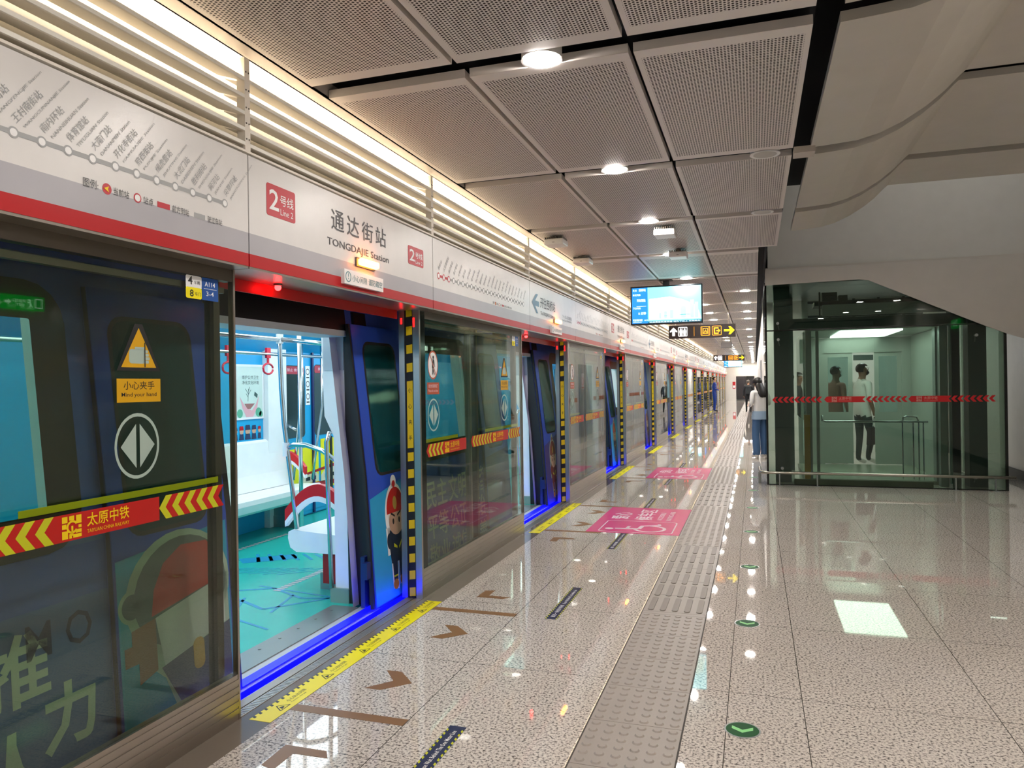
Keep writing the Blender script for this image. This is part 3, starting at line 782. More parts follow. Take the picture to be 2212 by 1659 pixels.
# thresholds
def threshold():
    t = thing('threshold_plate', 'ribbed metal threshold plate of the first doorway', 'threshold', (-2.31, 3.77, 0), 'threshold plates of the doorways')
    gg = G(); gg.box(-2.305, -2.25, 2.79, 4.755, -.05, .003); gg.box(-2.372, -2.315, 2.79, 4.80, -.05, .002); gg.build('plate', mat('tread_metal', '#a89f98', 0.35, metal=0.55), t)
    gg = G(); gg.box(-2.315, -2.305, 2.79, 4.755, -.05, -.006); gg.build('groove', RUBBER, t)
    gg = G()
    for i in range(int(1.9 / .016)): gg.box(-2.298, -2.257, 2.81 + .016 * i, 2.816 + .016 * i, .003, .0042)
    gg.build('ribs', STEELG, t)
    return t
th = threshold()
BLUELED = mat('led_blue', '#1010ff', 0.4, emit='#0808ff', es=30.0)
gg = G(); gg.box(-2.3765, -2.373, 2.82, 4.74, -.060, -.022)
bl0 = tag(gg.build('blue_light_strip', BLUELED, base=(-2.374, 3.78, -.04)), 'blue light strip along the platform edge of the first doorway', 'light', 'blue light strips in the gap')
for i in range(1, NB):
    dup(th, (0, PITCH * i, 0), f'ribbed metal threshold plate of the {ORD[i]} doorway')
    if i < 8: dup(bl0, (0, PITCH * i, 0), f'blue light strip along the platform edge of the {ORD[i]} doorway')

# ------------------------------------------------------------------ floor prints and tactile paving
def fl(name, mats, y, x, label, cat, group, g): return tag(g.build(name, mats, base=(x, y, 0)), label, cat, group)
E1 = .0012
def gapstrip():
    g = G(); g.slab(FLOORP, [(2.815, 2.088), (4.735, 2.088), (4.735, 2.2), (2.815, 2.2)], 0.0002, E1)
    o = fl('gap_strip', YELLOW, 3.775, -2.14, 'yellow mind-the-gap strip on the floor at the first doorway', 'floor sticker', 'yellow strips at the doorways', g)
    g = G()
    for i in range(45): g.poly(FLOORP, [(2.83 + .0425 * i, 2.182), (2.846 + .0425 * i, 2.182), (2.853 + .0425 * i, 2.2), (2.837 + .0425 * i, 2.2)], E1 + .0003)
    for i in range(5):
        y = 2.93 + .385 * i
        g.frame(FLOORP, 0, 0, 0, 0, 0) if False else None
        for a, b in (((y, 2.115), (y + .075, 2.115)), ((y + .075, 2.115), (y + .0375, 2.165)), ((y + .0375, 2.165), (y, 2.115))): g.line(FLOORP, a, b, .005, E1 + .0003)
        g.poly(FLOORP, [(y + .02, 2.120), (y + .045, 2.125), (y + .05, 2.135), (y + .03, 2.145)], E1 + .0003)
        g.text(FLOORP, '小心站台间隙', y + .10, 2.138, .15, .024, E1 + .0003, bold=.004); g.text(FLOORP, 'Caution, the gap', y + .10, 2.118, .12, .012, E1 + .0003)
    g.build('black_print', INK, o); return o
gs = gapstrip()
def arrow(name, pts, label):
    g = G(); g.slab(P((0, 0, 0), (1, 0, 0), (0, 1, 0)), pts, 0.0002, E1)
    c = (sum(p[0] for p in pts) / len(pts), sum(p[1] for p in pts) / len(pts))
    return tag(g.build(name, BROWN, base=(c[0], c[1], 0)), label, 'floor sticker', 'brown queue arrows on the floor')
def chevx(y): return [(-1.872, y + .118), (-1.784, y + .12), (-1.668, y), (-1.784, y - .12), (-1.872, y - .118), (-1.772, y)]
def corner(y, s): return [(-1.897, y), (-1.70, y + .0 * s), (-1.664, y - .05 * s), (-1.823, y - .055 * s), (-1.823, y - .19 * s), (-1.891, y - .17 * s)]
marks = [(gs, 'yellow mind-the-gap strip on the floor at the {} doorway'),
         (arrow('floor_arrow', chevx(3.395), ''), 'brown floor arrow pointing out of the {} doorway, nearer of the two'),
         (arrow('floor_arrow', chevx(4.165), ''), 'brown floor arrow pointing out of the {} doorway, farther of the two'),
         (arrow('floor_arrow', corner(2.66, 1), ''), 'brown corner arrow pointing into the {} doorway from its near side'),
         (arrow('floor_arrow', corner(4.91, -1), ''), 'brown corner arrow pointing into the {} doorway from its far side')]
for y, sd in ((2.985, 'near'), (4.585, 'far')):
    g = G(); g.slab(P((0, 0, 0), (1, 0, 0), (0, 1, 0)), [(-2.082, y - .030), (-1.502, y - .030), (-1.502, y + .032), (-2.082, y + .032)], 0.0002, E1)
    marks.append((tag(g.build('floor_line', BROWN, base=(-1.8, y, 0)), '', 'floor sticker', 'brown queue lines on the floor'), 'brown line on the floor at the ' + sd + ' side of the {} doorway'))
def wait_strip(y0, y1):
    g = G(); g.slab(FLOORP, [(y0, 1.222), (y1, 1.222), (y1, 1.300), (y0, 1.300)], 0.0002, E1)
    o = fl('waiting_strip', NAVY, (y0 + y1) / 2, -1.26, '', 'floor sticker', 'navy waiting line strips on the floor', g)
    g = G()
    n = int((y1 - y0) / .036)
    for i in range(n):
        for a in (1.222, 1.290): g.poly(FLOORP, [(y0 + .036 * i, a), (y0 + .018 + .036 * i, a), (y0 + .027 + .036 * i, a + .010), (y0 + .009 + .036 * i, a + .010)], E1 + .0003)
    g.build('yellow_border', LIME, o)
    g = G(); g.text(FLOORP, '请在一米线外等候', y0 + .04, 1.246, .27, .03, E1 + .0003, bold=.006); g.text(FLOORP, 'Please Wait Behind The One Meter Line', y0 + .34, 1.249, .355, .022, E1 + .0003, bold=.006)
    g.build('lettering', PUREWHITE, o); return o
marks.append((wait_strip(2.28, 3.02), 'navy strip with white waiting notice on the floor, near side of the {} doorway'))
marks.append((wait_strip(4.57, 5.33), 'navy strip with white waiting notice on the floor, far side of the {} doorway'))
for o, lab in marks:
    o['label'] = lab.format('first')
    for i in range(1, 9): dup(o, (0, PITCH * i, 0), lab.format(ORD[i]))
# pink waiting area stickers
g = G(); ya, yb, xa, xb = 7.39, 8.93, .715, 1.66
g.slab(FLOORP, [(ya, xa), (yb, xa), (yb, xb), (ya, xb)], 0.0003, E1 + .0006)
o = fl('waiting_area_sticker', PINK, 8.16, -1.19, 'pink wheelchair waiting area sticker on the floor at the second doorway', 'floor sticker', 'pink waiting area stickers', g)
g = G(); z = E1 + .0009
g.frame(FLOORP, 7.44, 8.06, .80, 1.55, .012, z, 0, .05)
g.disc(FLOORP, 7.60, 1.455, .045, z, n=20)
g.line(FLOORP, (7.615, 1.40), (7.64, 1.16), .05, z); g.line(FLOORP, (7.63, 1.28), (7.76, 1.27), .034, z)
g.line(FLOORP, (7.64, 1.155), (7.80, 1.14), .045, z); g.line(FLOORP, (7.79, 1.155), (7.87, .96), .045, z); g.line(FLOORP, (7.86, .965), (7.93, .985), .03, z)
g.ring(FLOORP, 7.66, 1.05, .135, .17, z, 0, 28, PI * .62, PI * 2.02)
g.text(FLOORP, '爱心', 8.16, 1.35, .42, .20, z, bold=.018); g.text(FLOORP, '候车区', 8.14, 1.09, .68, .20, z, bold=.018)
g.text(FLOORP, 'ACCESSIBLE', 8.16, .985, .48, .055, z, bold=.01); g.text(FLOORP, 'WAITING AREA', 8.14, .885, .60, .055, z, bold=.01)
g.build('white_print', PALEPINK, o)
dup(o, (0, PITCH, 0), 'pink wheelchair waiting area sticker on the floor at the third doorway')
# green discs
GD = []
for i in range(7):
    y = 3.335 + 1.478 * i; x = -.072 + .0055 * i
    if i == 0:
        pl = P((x, y, 0), (1, 0, 0), (0, 1, 0))
        t = thing('exit_disc', 'green exit arrow disc in the floor, nearest one', 'floor disc', (x, y, 0), 'green exit discs in the floor')
        gg = G(); gg.cyl((x, y, 0.0002), (x, y, .0014), .076, 32); gg.build('rim', STEELG, t)
        gg = G(); gg.disc(pl, 0, 0, .069, .0018, n=32); gg.build('disc', DKGREEN, t)
        gg = G(); gg.poly(pl, [(-.044, .030), (-.044, .002), (0, -.030), (.044, .002), (.044, .030), (0, -.002)], .0022); gg.build('arrow', GLOWG, t)
        gd0 = t
    else: dup(gd0, (x + .072, y - 3.335, 0), f'green exit arrow disc in the floor, {ORD[i]} along the row')
# yellow exit marking beside the discs
# tactile paving: studs before the doorways, bars between them
ends = []
yy = 0.45
k = 0
segs = [(0.45, 4.90, 'studs')]
for i in range(0, 13):
    segs.append((4.90 + PITCH * i, 6.96 + PITCH * i, 'bars')); segs.append((6.96 + PITCH * i, 4.90 + PITCH * (i + 1), 'studs'))
X0, X1 = -.720, -.320
made = {}
for si, (a, b, kd) in enumerate(segs):
    if a > YEND - 4: break
    lab = f'grey tactile paving with round studs facing the {ORD[(si) // 2]} doorway' if kd == 'studs' else f'grey tactile paving with long bars just beyond the {ORD[si // 2]} doorway'
    far = si > 6
    key = (kd, round(b - a, 2), far)
    if key in made: dup(made[key][0], (0, a - made[key][1], 0), lab); continue
    t = thing('tactile_paving', lab, 'tactile paving', ((X0 + X1) / 2, a, 0), 'tactile paving strips')
    gg = G(); y = a
    while y < b - .01:
        e = min(y + .40, b); gg.box(X0, X1, y + .0015, e - .0015, 0.0002, .004); y = e
    gg.build('slabs', TACT, t)
    gg = G()
    if kd == 'studs':
        n = int((b - a) / .0667)
        for i in range(n):
            for j in range(6):
                cx, cy = X0 + .0333 + .0667 * j, a + .033 + .0667 * i
                if far: gg.box(cx - .016, cx + .016, cy - .016, cy + .016, .004, .007)
                else: gg.cyl((cx, cy, .004), (cx, cy, .0085), .0215, 12, 0, .015)
        o = gg.build('studs', TACT, t); o['kind'] = 'stuff'
    else:
        n = int(round((b - a) / .343)); st = (b - a) / n
        for i in range(n):
            for j in range(5):
                cx = X0 + .044 + .078 * j; y = a + st * i
                if far: gg.box(cx - .015, cx + .015, y + .03, y + st - .03, .004, .008)
                else: gg.slab(P((0, 0, 0), (1, 0, 0), (0, 1, 0)), rrect(cx - .019, cx + .019, y + .022, y + st - .022, .018), .004, .0085)
        gg.build('bars', TACTD, t)
    made[key] = (t, a)
for x, nm in ((-.724, 'trim_6'), (-.317, 'trim_7')):
    g = G(); g.box(x - .004, x + .004, 0, YEND, 0, .002); struct(g, nm, mat('joint_dark', '#3b352e', 0.6), 'thin dark joint along the tactile paving')

# ------------------------------------------------------------------ the train
def tx(z, off=0.0):
    """x of the train's side at height z"""
    if z < .89: return -2.48 - .06 * z - off
    return -2.5334 - .11 * (z - .89) - off
BLUE = mat('train_blue', '#2a50c4', 0.28)
BLUE2 = mat('train_indigo', '#4c66cc', 0.3)
DKBLUE = mat('train_navy', '#16235e', 0.35)
SKYB = mat('train_sky', '#2aa0d6', 0.35)
CYAN = mat('cabin_cyan', '#18a6dc', 0.4)
CABW = mat('cabin_white', '#eef1f2', 0.3)
SEATW = mat('seat_white', '#eff3f3', 0.28)
TURQ = mat('cabin_floor', '#2cb3a8', 0.22)
TURQ2 = mat('floor_print', '#2592bd', 0.3)
TURQ3 = mat('floor_print_light', '#7fc3cf', 0.35)
CHROME = mat('chrome', '#c8ccce', 0.15, metal=1.0)
DARKB = mat('train_dark', '#19171b', 0.45)
WINBR = mat('window_brown', '#3a2d26', 0.45)
TLAMP = mat('cabin_lamp', '#ffffff', 0.5, emit='#f2fbff', es=L_TRAIN)
TOPZ = 2.34
def side(g, ya, yb, z0, z1, off=0.0, m=0, holes=(), n=5):
    """a piece of the train's skin between two y and two z, cut around rectangular holes"""
    ys = sorted({ya, yb} | {h[0] for h in holes} | {h[1] for h in holes})
    zs = sorted({z0, z1, *[z for z in (.89,) if z0 < z < z1]} | {h[2] for h in holes} | {h[3] for h in holes})
    for i in range(len(ys) - 1):
        for j in range(len(zs) - 1):
            cy, cz = (ys[i] + ys[i + 1]) / 2, (zs[j] + zs[j + 1]) / 2
            if any(h[0] < cy < h[1] and h[2] < cz < h[3] for h in holes): continue
            a, b, c, d = ys[i], ys[i + 1], zs[j], zs[j + 1]
            g.add([(tx(c, off), a, c), (tx(c, off), b, c), (tx(d, off), b, d), (tx(d, off), a, d)], [(0, 1, 2, 3)], m)
def thick(g, ya, yb, z0, z1, o0, o1, m=0):
    """a curved slab that follows the train's side between two offsets"""
    zs = [z0] + [z for z in (.89,) if z0 < z < z1] + [z1]
    n = len(zs)
    vs = [(tx(z, o0), y, z) for y in (ya, yb) for z in zs] + [(tx(z, o1), y, z) for y in (ya, yb) for z in zs]
    fs = []
    for i in range(n - 1):
        fs += [(i, n + i, n + i + 1, i + 1), (2 * n + i, 2 * n + i + 1, 3 * n + i + 1, 3 * n + i), (i, i + 1, 2 * n + i + 1, 2 * n + i), (n + i, 3 * n + i, 3 * n + i + 1, n + i + 1)]
    fs += [(0, 2 * n, 3 * n, n), (n - 1, 2 * n - 1, 4 * n - 1, 3 * n - 1)]
    g.add(vs, fs, m)
class SideP:
    """drawing plane wrapped on the train's side: x = along the train, y = height"""
    def __init__(s, off): s.off = off
    def at(s, a, b, z=0.0): return Vector((tx(b, s.off) + z, a, b))
def rim(g, ya, yb, z0, z1, r, wd, off, m=0):
    g.frame(SideP(off), ya, yb, z0, z1, wd, 0.0, m, r)
WINZ = (.96, 1.86)
def car(first, last, label, full):
    base = (tx(0), (3.77 + PITCH * (first + last) / 2), -.1)
    t = thing('metro_train_car', label, 'train', base, 'cars of the metro train')
    o_ = PITCH * first; e_ = PITCH * last
    ys0, ys1 = 1.62 + o_, 4.45 + e_ + 1.48
    for i in range(first, last + 2):
        dy = PITCH * i
        a, b = .08 + dy, 3.10 + dy
        if i == last + 1: b = a + 1.48
        if i == first: a += 1.54
        hole = (.95 + dy, 2.19 + dy, WINZ[0], WINZ[1])
        hs = [hole] if (b > hole[1] and a < hole[0]) else []
        g = G(); side(g, a, b, -.12, TOPZ, 0, 0, hs)
        g.add([(tx(0), a, -.12), (tx(0), b, -.12), (tx(0) - .3, b, -.5), (tx(0) - .3, a, -.5)], [(0, 1, 2, 3)])
        sp = g.build('side_panel', BLUE2 if i < 3 else BLUE, t)
        g = G(); side(g, a, b, 0.0, 2.1, .14, 0, hs)
        g.build('inner_lining', CABW, t)
        if hs:
            g = G(); h = hole
            for (p, q) in (((h[0], h[2]), (h[1], h[2])), ((h[1], h[2]), (h[1], h[3])), ((h[1], h[3]), (h[0], h[3])), ((h[0], h[3]), (h[0], h[2]))):
                g.add([(tx(p[1]), p[0], p[1]), (tx(q[1]), q[0], q[1]), (tx(q[1], .14), q[0], q[1]), (tx(p[1], .14), p[0], p[1])], [(0, 1, 2, 3)])
            g.build('window_reveal', CABW, t)
            g = G(); rim(g, h[0] - .07, h[1] + .07, h[2] - .07, h[3] + .07, .16, .15, -.006); wf = g.build('window_frame', WINBR, t)
            g = G(); g.poly(SideP(.05), rrect(h[0], h[1], h[2], h[3], 0), 0); g.build('window_pane', TRAIN_GLASS, wf)
    for i in range(first, last + 1):
        dy = PITCH * i
        g = G(); side(g, 3.10 + dy, 4.45 + dy, 1.87, TOPZ, 0, 0); g.build('door_header', DARKB, t)
        g = G(); g.box(-2.86, -2.64, 3.10 + dy, 4.45 + dy, 1.845, 1.885); g.build('header_lining', mat('lining_grey', '#c3cdd6', 0.35), t)
        # sill
        g = G(); g.box(-2.60, -2.455, 3.02 + dy, 4.52 + dy, -.05, -.012); g.box(-2.585, -2.48, 3.02 + dy, 4.52 + dy, -.012, .0); g.box(-2.49, -2.462, 2.6 + dy, 5.0 + dy, -.16, -.05); g.build('door_sill', mat('sill_metal', '#b9bcc6', 0.4, metal=0.2), t)
        g = G(); g.box(-2.535, -2.470, 3.0 + dy, 5.08 + dy, -.006, .001); g.box(-2.455, -2.4535, 3.0 + dy, 5.08 + dy, -.049, -.015); g.build('sill_glow', mat('sill_glow', '#1414d8', .35, emit='#0404ff', es=.55), t)  # blue glow on the sill faces, put in as emission
        g = G(); g.box(-2.78, -2.585, 3.10 + dy, 4.45 + dy, -.02, .006)
        for q in range(7): g.cyl((-2.72, 3.2 + .19 * q + dy, .006), (-2.72, 3.2 + .19 * q + dy, .009), .009, 8)
        g.build('sill_plate', STEELG, t)
        # leaves pushed outwards along the side
        for sgn, a, b in ((1, 4.435 + dy, 5.12 + dy), (-1, 2.345 + dy, 3.03 + dy)):
            if sgn < 0 and i > 3: continue
            g = G(); wy0, wy1 = (a + .14, b - .1) if sgn > 0 else (a + .10, b - .14)
            thick(g, a, b, .01, 1.93, -.045, -.012); lf_ = g.build('door_leaf', BLUE, t)
            g = G(); thick(g, a - (.022 if sgn > 0 else 0), b + (0 if sgn > 0 else .022), .01, 1.93, -.040, -.016); g.build('rubber_edge', RUBBER, lf_)
            g = G(); g.poly(SideP(-.0465), rrect(wy0, wy1, .90, 1.80, .07), 0); g.build('leaf_window', mat('leaf_window', '#0c3c42', 0.06), lf_)
            g = G(); rim(g, wy0 - .02, wy1 + .02, .88, 1.82, .085, .022, -.0462); g.build('window_seal', RUBBER, lf_)
            if i < 4:
                g = G(); S = SideP(-.0463)
                g.poly(S, [(a + .01, .015), (b - .01, .015), (b - .01, .86), (a + .01, .74)] if sgn > 0 else [(a + .01, .015), (b - .01, .015), (b - .01, .86), (a + .01, .80)]); g.build('sky_print', SKYB if i % 2 == 0 else mat('print_indigo', '#433d86', .35), lf_)
                if sgn > 0: fireman(lf_, a + .20, .06, .30, .80, i)
        # black mechanism between jamb and leaf
        g = G(); g.slab(P((0, 4.60 + dy, 0), (1, 0, 0), (0, 0, 1)), [(-2.46, 0), (-2.5134, .89), (-2.64, 2.02), (-2.76, 2.02), (-2.714, 1.88), (-2.699, .10), (-2.699, 0)], -.10, .07); g.build('door_pillar', DARKB, t); g = G(); g.slab(P((0, 3.10 + dy, 0), (1, 0, 0), (0, 0, 1)), [(-2.46, 0), (-2.5134, .89), (-2.64, 2.02), (-2.80, 2.02), (-2.70, .10), (-2.70, 0)], 0.0, .03); g.build('door_pillar', DARKB, t)
        g = G(); g.box(-2.50, -2.46, 4.36 + dy, 4.44 + dy, .22, .33); g.box(-2.53, -2.50, 4.40 + dy, 4.46 + dy, .02, .36); g.build('door_guide', DKBLUE, t)
    # floor, far wall, roof
    g = G(); g.box(-5.2, -2.62, ys0, ys1, -.08, 0.0); g.build('car_floor', TURQ, t)
    g = G(); g.box(-5.25, -5.05, ys0, ys1, 0, .35); g.box(-5.12, -5.05, ys0, ys1, .35, 1.9); g.build('far_wall', CYAN, t)
    g = G(); g.add([(-5.05, ys0, 1.9), (-5.05, ys1, 1.9), (-4.55, ys1, 2.12), (-4.55, ys0, 2.12)], [(0, 1, 2, 3)]); g.build('coving', CYAN, t)
    g = G(); g.box(-5.3, -2.65, ys0, ys1, 2.20, 2.4); g.box(-4.55, -2.7, ys0, ys1, 2.14, 2.2); g.build('roof', CABW, t)
    g = G(); g.box(-4.55, -4.0, ys0, ys1, 2.10, 2.135); g.box(-3.3, -3.1, ys0, ys1, 2.10, 2.135); g.build('ceiling_lamp', TLAMP, t)
    g = G(); g.box(-5.2, -2.5, ys0, ys0 + .06, -.1, 2.4); g.build('car_end', CABW, t)
    return t
def fireman(parent, y0, z0, wd, h, i):
    """printed figure of a firefighter on a door leaf"""
    S = SideP(-.0468); u = lambda a, b: (y0 + a * wd, z0 + b * h)
    def ell(g, cx, cy, rx, ry, z, n=24, a0=0, a1=2 * PI):
        pts = [u(cx + rx * math.cos(a0 + (a1 - a0) * k / n), cy + ry * math.sin(a0 + (a1 - a0) * k / n)) for k in range(n + (0 if a1 - a0 > 6 else 1))]
        g.poly(S, pts, z)
    hel = ['#c8201c', '#7c3a30', '#a8322c', '#8a2a2a'][max(i, 0)]; suit = ['#1d2b3f', '#70322a', '#32304c', '#502a30'][max(i, 0)]
    g = G(); ell(g, .52, .66, .50, .28, .0); ell(g, .52, .95, .14, .06, .0)
    g.poly(S, [u(.05, .32), u(.95, .32), u(.98, .56), u(.02, .56)], .0); g.poly(S, [u(.22, .02), u(.50, .0), u(.52, .35), u(.18, .35)], .0); g.poly(S, [u(.56, .03), u(.85, .04), u(.88, .35), u(.54, .35)], .0)
    base = g.build('figure_outline', PALE if i else PUREWHITE, parent)
    g = G(); sm = mat('suit%d' % i, suit, .5)
    g.poly(S, [u(.26, .08), u(.47, .08), u(.50, .34), u(.24, .34)], .0006); g.poly(S, [u(.58, .10), u(.80, .10), u(.82, .34), u(.56, .34)], .0006)
    g.poly(S, [u(.20, .24), u(.86, .24), u(.92, .44), u(.84, .53), u(.20, .53), u(.12, .44)], .0007)
    ell(g, .16, .44, .12, .07, .0006); ell(g, .92, .42, .08, .08, .0006)
    g.build('figure_suit', sm, parent)
    g = G(); g.poly(S, [u(.36, .41), u(.52, .375), u(.52, .355), u(.36, .375)], .0011); g.poly(S, [u(.60, .365), u(.78, .43), u(.80, .41), u(.62, .345)], .0011); g.poly(S, [u(.27, .13), u(.46, .13), u(.46, .115), u(.27, .115)], .0011); g.build('reflective_tape', LIME, parent)
    g = G(); ell(g, .55, .60, .36, .125, .0009); fc = g.build('figure_face', mat('print_skin', '#caa58c', .5), parent)
    g = G(); ell(g, .54, .70, .44, .20, .0011, 24, -.12, PI + .12); ell(g, .52, .93, .08, .03, .0012); g.build('figure_helmet', mat('helmet%d' % i, hel, .4), parent)
    g = G(); ell(g, .52, .76, .10, .06, .0015); g.build('helmet_badge', mat('badge_gold', '#b79a48', .5), parent)
    g = G()
    for sx in (-1, 1):
        ell(g, .55 + .15 * sx, .60, .045, .026, .0014); g.poly(S, [u(.55 + .06 * sx, .635), u(.55 + .25 * sx, .665), u(.55 + .25 * sx, .685), u(.55 + .06 * sx, .652)], .0014)
    g.build('figure_eyes', INK, parent)
    g = G(); ell(g, .35, .05, .13, .045, .0009); ell(g, .70, .07, .13, .045, .0009); g.build('figure_boots', mat('boot_orange', '#c07a2a', .5), parent)

c1 = car(-1, 3, 'blue metro train car standing at the nearest doorways', True)
c2 = car(4, 8, 'blue metro train car behind the doorways in the middle distance', False)
c3 = car(9, 13, 'blue metro train car behind the farthest doorways', False)
# prints on the side of the nearest car, seen through the glass
S = SideP(-.0015)
g = G(); g.poly(S, [(1.50, 0), (2.42, 0), (2.42, .93), (1.50, .93)], 0.0); g.build('lower_print', mat('print_blue', '#5b78c8', .35), c1)
g = G(); g.text(S, '推', 1.82, .375, .26, .26, .001, bold=.02); g.text(S, '人', 1.80, .04, .24, .26, .001, bold=.03); g.text(S, '力', 2.04, .15, .23, .25, .001, bold=.03); g.text(S, '民主', 5.42, .50, .42, .23, .001, bold=.012); g.text(S, '文明', 5.88, .50, .40, .23, .001, bold=.012); g.text(S, '和谐', 6.34, .50, .40, .23, .001, bold=.012)
g.text(S, '平等', 5.42, .26, .42, .20, .001, bold=.012); g.text(S, '公正', 5.88, .26, .40, .20, .001, bold=.012); g.text(S, '法治', 6.34, .26, .40, .20, .001, bold=.012)
g.text(S, '敬业', 5.42, .03, .42, .19, .001, bold=.012); g.text(S, '诚信', 5.88, .03, .40, .19, .001, bold=.012); g.text(S, '友善', 6.34, .03, .40, .19, .001, bold=.012)
g.build('slogan', mat('print_pale', '#dfe8ea', .4), c1)
g = G(); g.text(S, 'M O', 1.99, .52, .28, .13, .001, bold=.004); g.build('letters', DKBLUE, c1)
# large firefighter print on the left leaf of the first doorway
LP = SideP(-.0470); LP_at = LP.at; LP.at = lambda u, v, z=0.0: LP_at(u - .075, v, z)
nl = [o for o in KIDS[c1.name] if o.name.startswith('door_leaf')]
LEAF0 = nl[3]
g = G(); g.poly(LP, [(2.44, .02), (3.08, .02), (3.08, .80), (2.44, .62)], .0); g.build('print_ground', mat('print_cyan', '#1f9cc4', .4), LEAF0)
g = G(); g.disc(LP, 2.78, .60, .315, .0005, ry=.27); g.disc(LP, 2.50, .60, .07, .0005); g.poly(LP, [(2.60, .62), (3.08, .62), (3.08, .10), (2.72, .10), (2.66, .25), (2.56, .34)], .0005); g.build('print_outline', PALE, LEAF0)
g = G(); g.disc(LP, 2.79, .60, .28, .001, ry=.24); g.disc(LP, 2.50, .60, .052, .001); g.build('print_helmet_band', mat('print_slate', '#59666a', .5), LEAF0)
g = G(); g.poly(LP, [(2.60, .53), (2.62, .64), (2.68, .74), (2.79, .80), (2.95, .79), (3.04, .70), (3.05, .60)], .0015); g.build('print_helmet', mat('print_red', '#c23a30', .45), LEAF0)
g = G(); g.poly(LP, [(2.62, .52), (3.05, .60), (3.05, .38), (2.66, .30)], .0013); g.build('print_fringe', mat('print_offwhite', '#c9cdd0', .5), LEAF0)
g = G(); g.poly(LP, [(2.64, .30), (3.08, .38), (3.08, .12), (2.74, .12)], .0014); g.build('print_coat', mat('print_coat', '#434a66', .5), LEAF0)
g = G(); g.slab(LP, rrect(2.83, .0 + 2.90, .22, .36, .03), .0016, .002); g.build('print_tank', mat('print_amber', '#c79a3c', .5), LEAF0)
g = G(); g.poly(LP, [(2.45, .36), (2.45, .44), (2.49, .44), (2.49, .50), (2.62, .52), (2.62, .30), (2.52, .27), (2.52, .36)], .0012); g.build('print_house', mat('print_brown', '#8f6238', .5), LEAF0)

# cabin: sticker prints on the floor, jamb panels, benches, poles, straps, posters
FP = P((0, 0, 0), (1, 0, 0), (0, 1, 0))
g = G(); z = .0012
zz = [(-3.75, 4.55), (-3.45, 4.72), (-3.1, 4.55), (-2.9, 4.60), (-3.2, 4.25), (-3.55, 4.42), (-3.75, 4.20)]
for a, b in zip(zz, zz[1:]): g.line(FP, a, b, .03, z)
for a, b in (((-3.75, 4.2), (-2.9, 3.9)), ((-3.6, 4.75), (-2.85, 4.62)), ((-3.5, 4.45), (-3.35, 4.15)), ((-3.2, 4.6), (-3.1, 4.2)), ((-3.8, 4.5), (-3.6, 3.9))): g.line(FP, a, b, .022, z)
g.poly(FP, [(-4.35, 5.45), (-3.95, 5.75), (-3.85, 5.6), (-4.2, 5.32)], z)
for i in range(6): g.line(FP, (-4.3 + .1 * i, 5.65 + .03 * i), (-4.1 + .1 * i, 5.4 + .05 * i), .03, z)
for i in range(7): g.line(FP, (-4.4 + .12 * i, 4.95 + .02 * i), (-4.0 + .12 * i, 5.22 + .03 * i), .012, z)
tag(g.build('floor_print', TURQ2), 'blue line drawing printed on the turquoise floor inside the nearest train doorway', 'floor sticker')
g = G(); z = .0013
for i in range(24): g.rect(FP, -3.42 + .0, -3.36, 4.66 + .045 * i, 4.69 + .045 * i, z); g.rect(FP, -4.62, -4.57, 5.1 + .06 * i, 5.14 + .06 * i, z)
tag(g.build('floor_lettering', mat('floor_pink', '#b7aeb6', .4)), 'pale lettering rows printed on the turquoise train floor', 'floor sticker')

def bench(y0, y1, label, near):
    """white bench against the far wall (or mirrored against the near wall)"""
    xw, xf = (-5.05, -4.52) if not near else (-2.74, -3.28)
    s = 1 if not near else -1
    t = thing('seat_bench', label, 'bench', ((xw + xf) / 2, (y0 + y1) / 2, 0), 'white benches in the train')
    def pr(pts): return [(xw + s * a, b) for a, b in pts]
    pts = pr([(.0, .46), (.10, .435), (.42, .455), (.50, .462), (.535, .445), (.54, .40), (.52, .33), (.47, .30), (0, .30)])
    g = G(); q = P((0, y0, 0), (1, 0, 0), (0, 0, 1)); n = len(pts)
    vs = [(a, y0, b) for a, b in pts] + [(a, y1, b) for a, b in pts]
    g.add(vs, [tuple(range(n)), tuple(range(n, 2 * n))[::-1]] + [(i, n + i, n + (i + 1) % n, (i + 1) % n) for i in range(n)]); g.build('seat', SEATW, t, smooth=False)
    pts = pr([(.0, .42), (.12, .44), (.085, .60), (.06, .93), (.03, .955), (0, .95)]); n = len(pts)
    vs = [(a, y0, b) for a, b in pts] + [(a, y1, b) for a, b in pts]
    g = G(); g.add(vs, [tuple(range(n)), tuple(range(n, 2 * n))[::-1]] + [(i, n + i, n + (i + 1) % n, (i + 1) % n) for i in range(n)]); g.build('backrest', SEATW, t)
    g = G()
    for yy in (y0 + .15, y1 - .22): g.box(min(xw, xw + s * .34), max(xw, xw + s * .34), yy, yy + .07, .12, .31); g.box(min(xw, xw + s * .36), max(xw, xw + s * .36), yy - .01, yy + .08, 0, .12)
    g.build('bracket', STEELG, t)
    return t
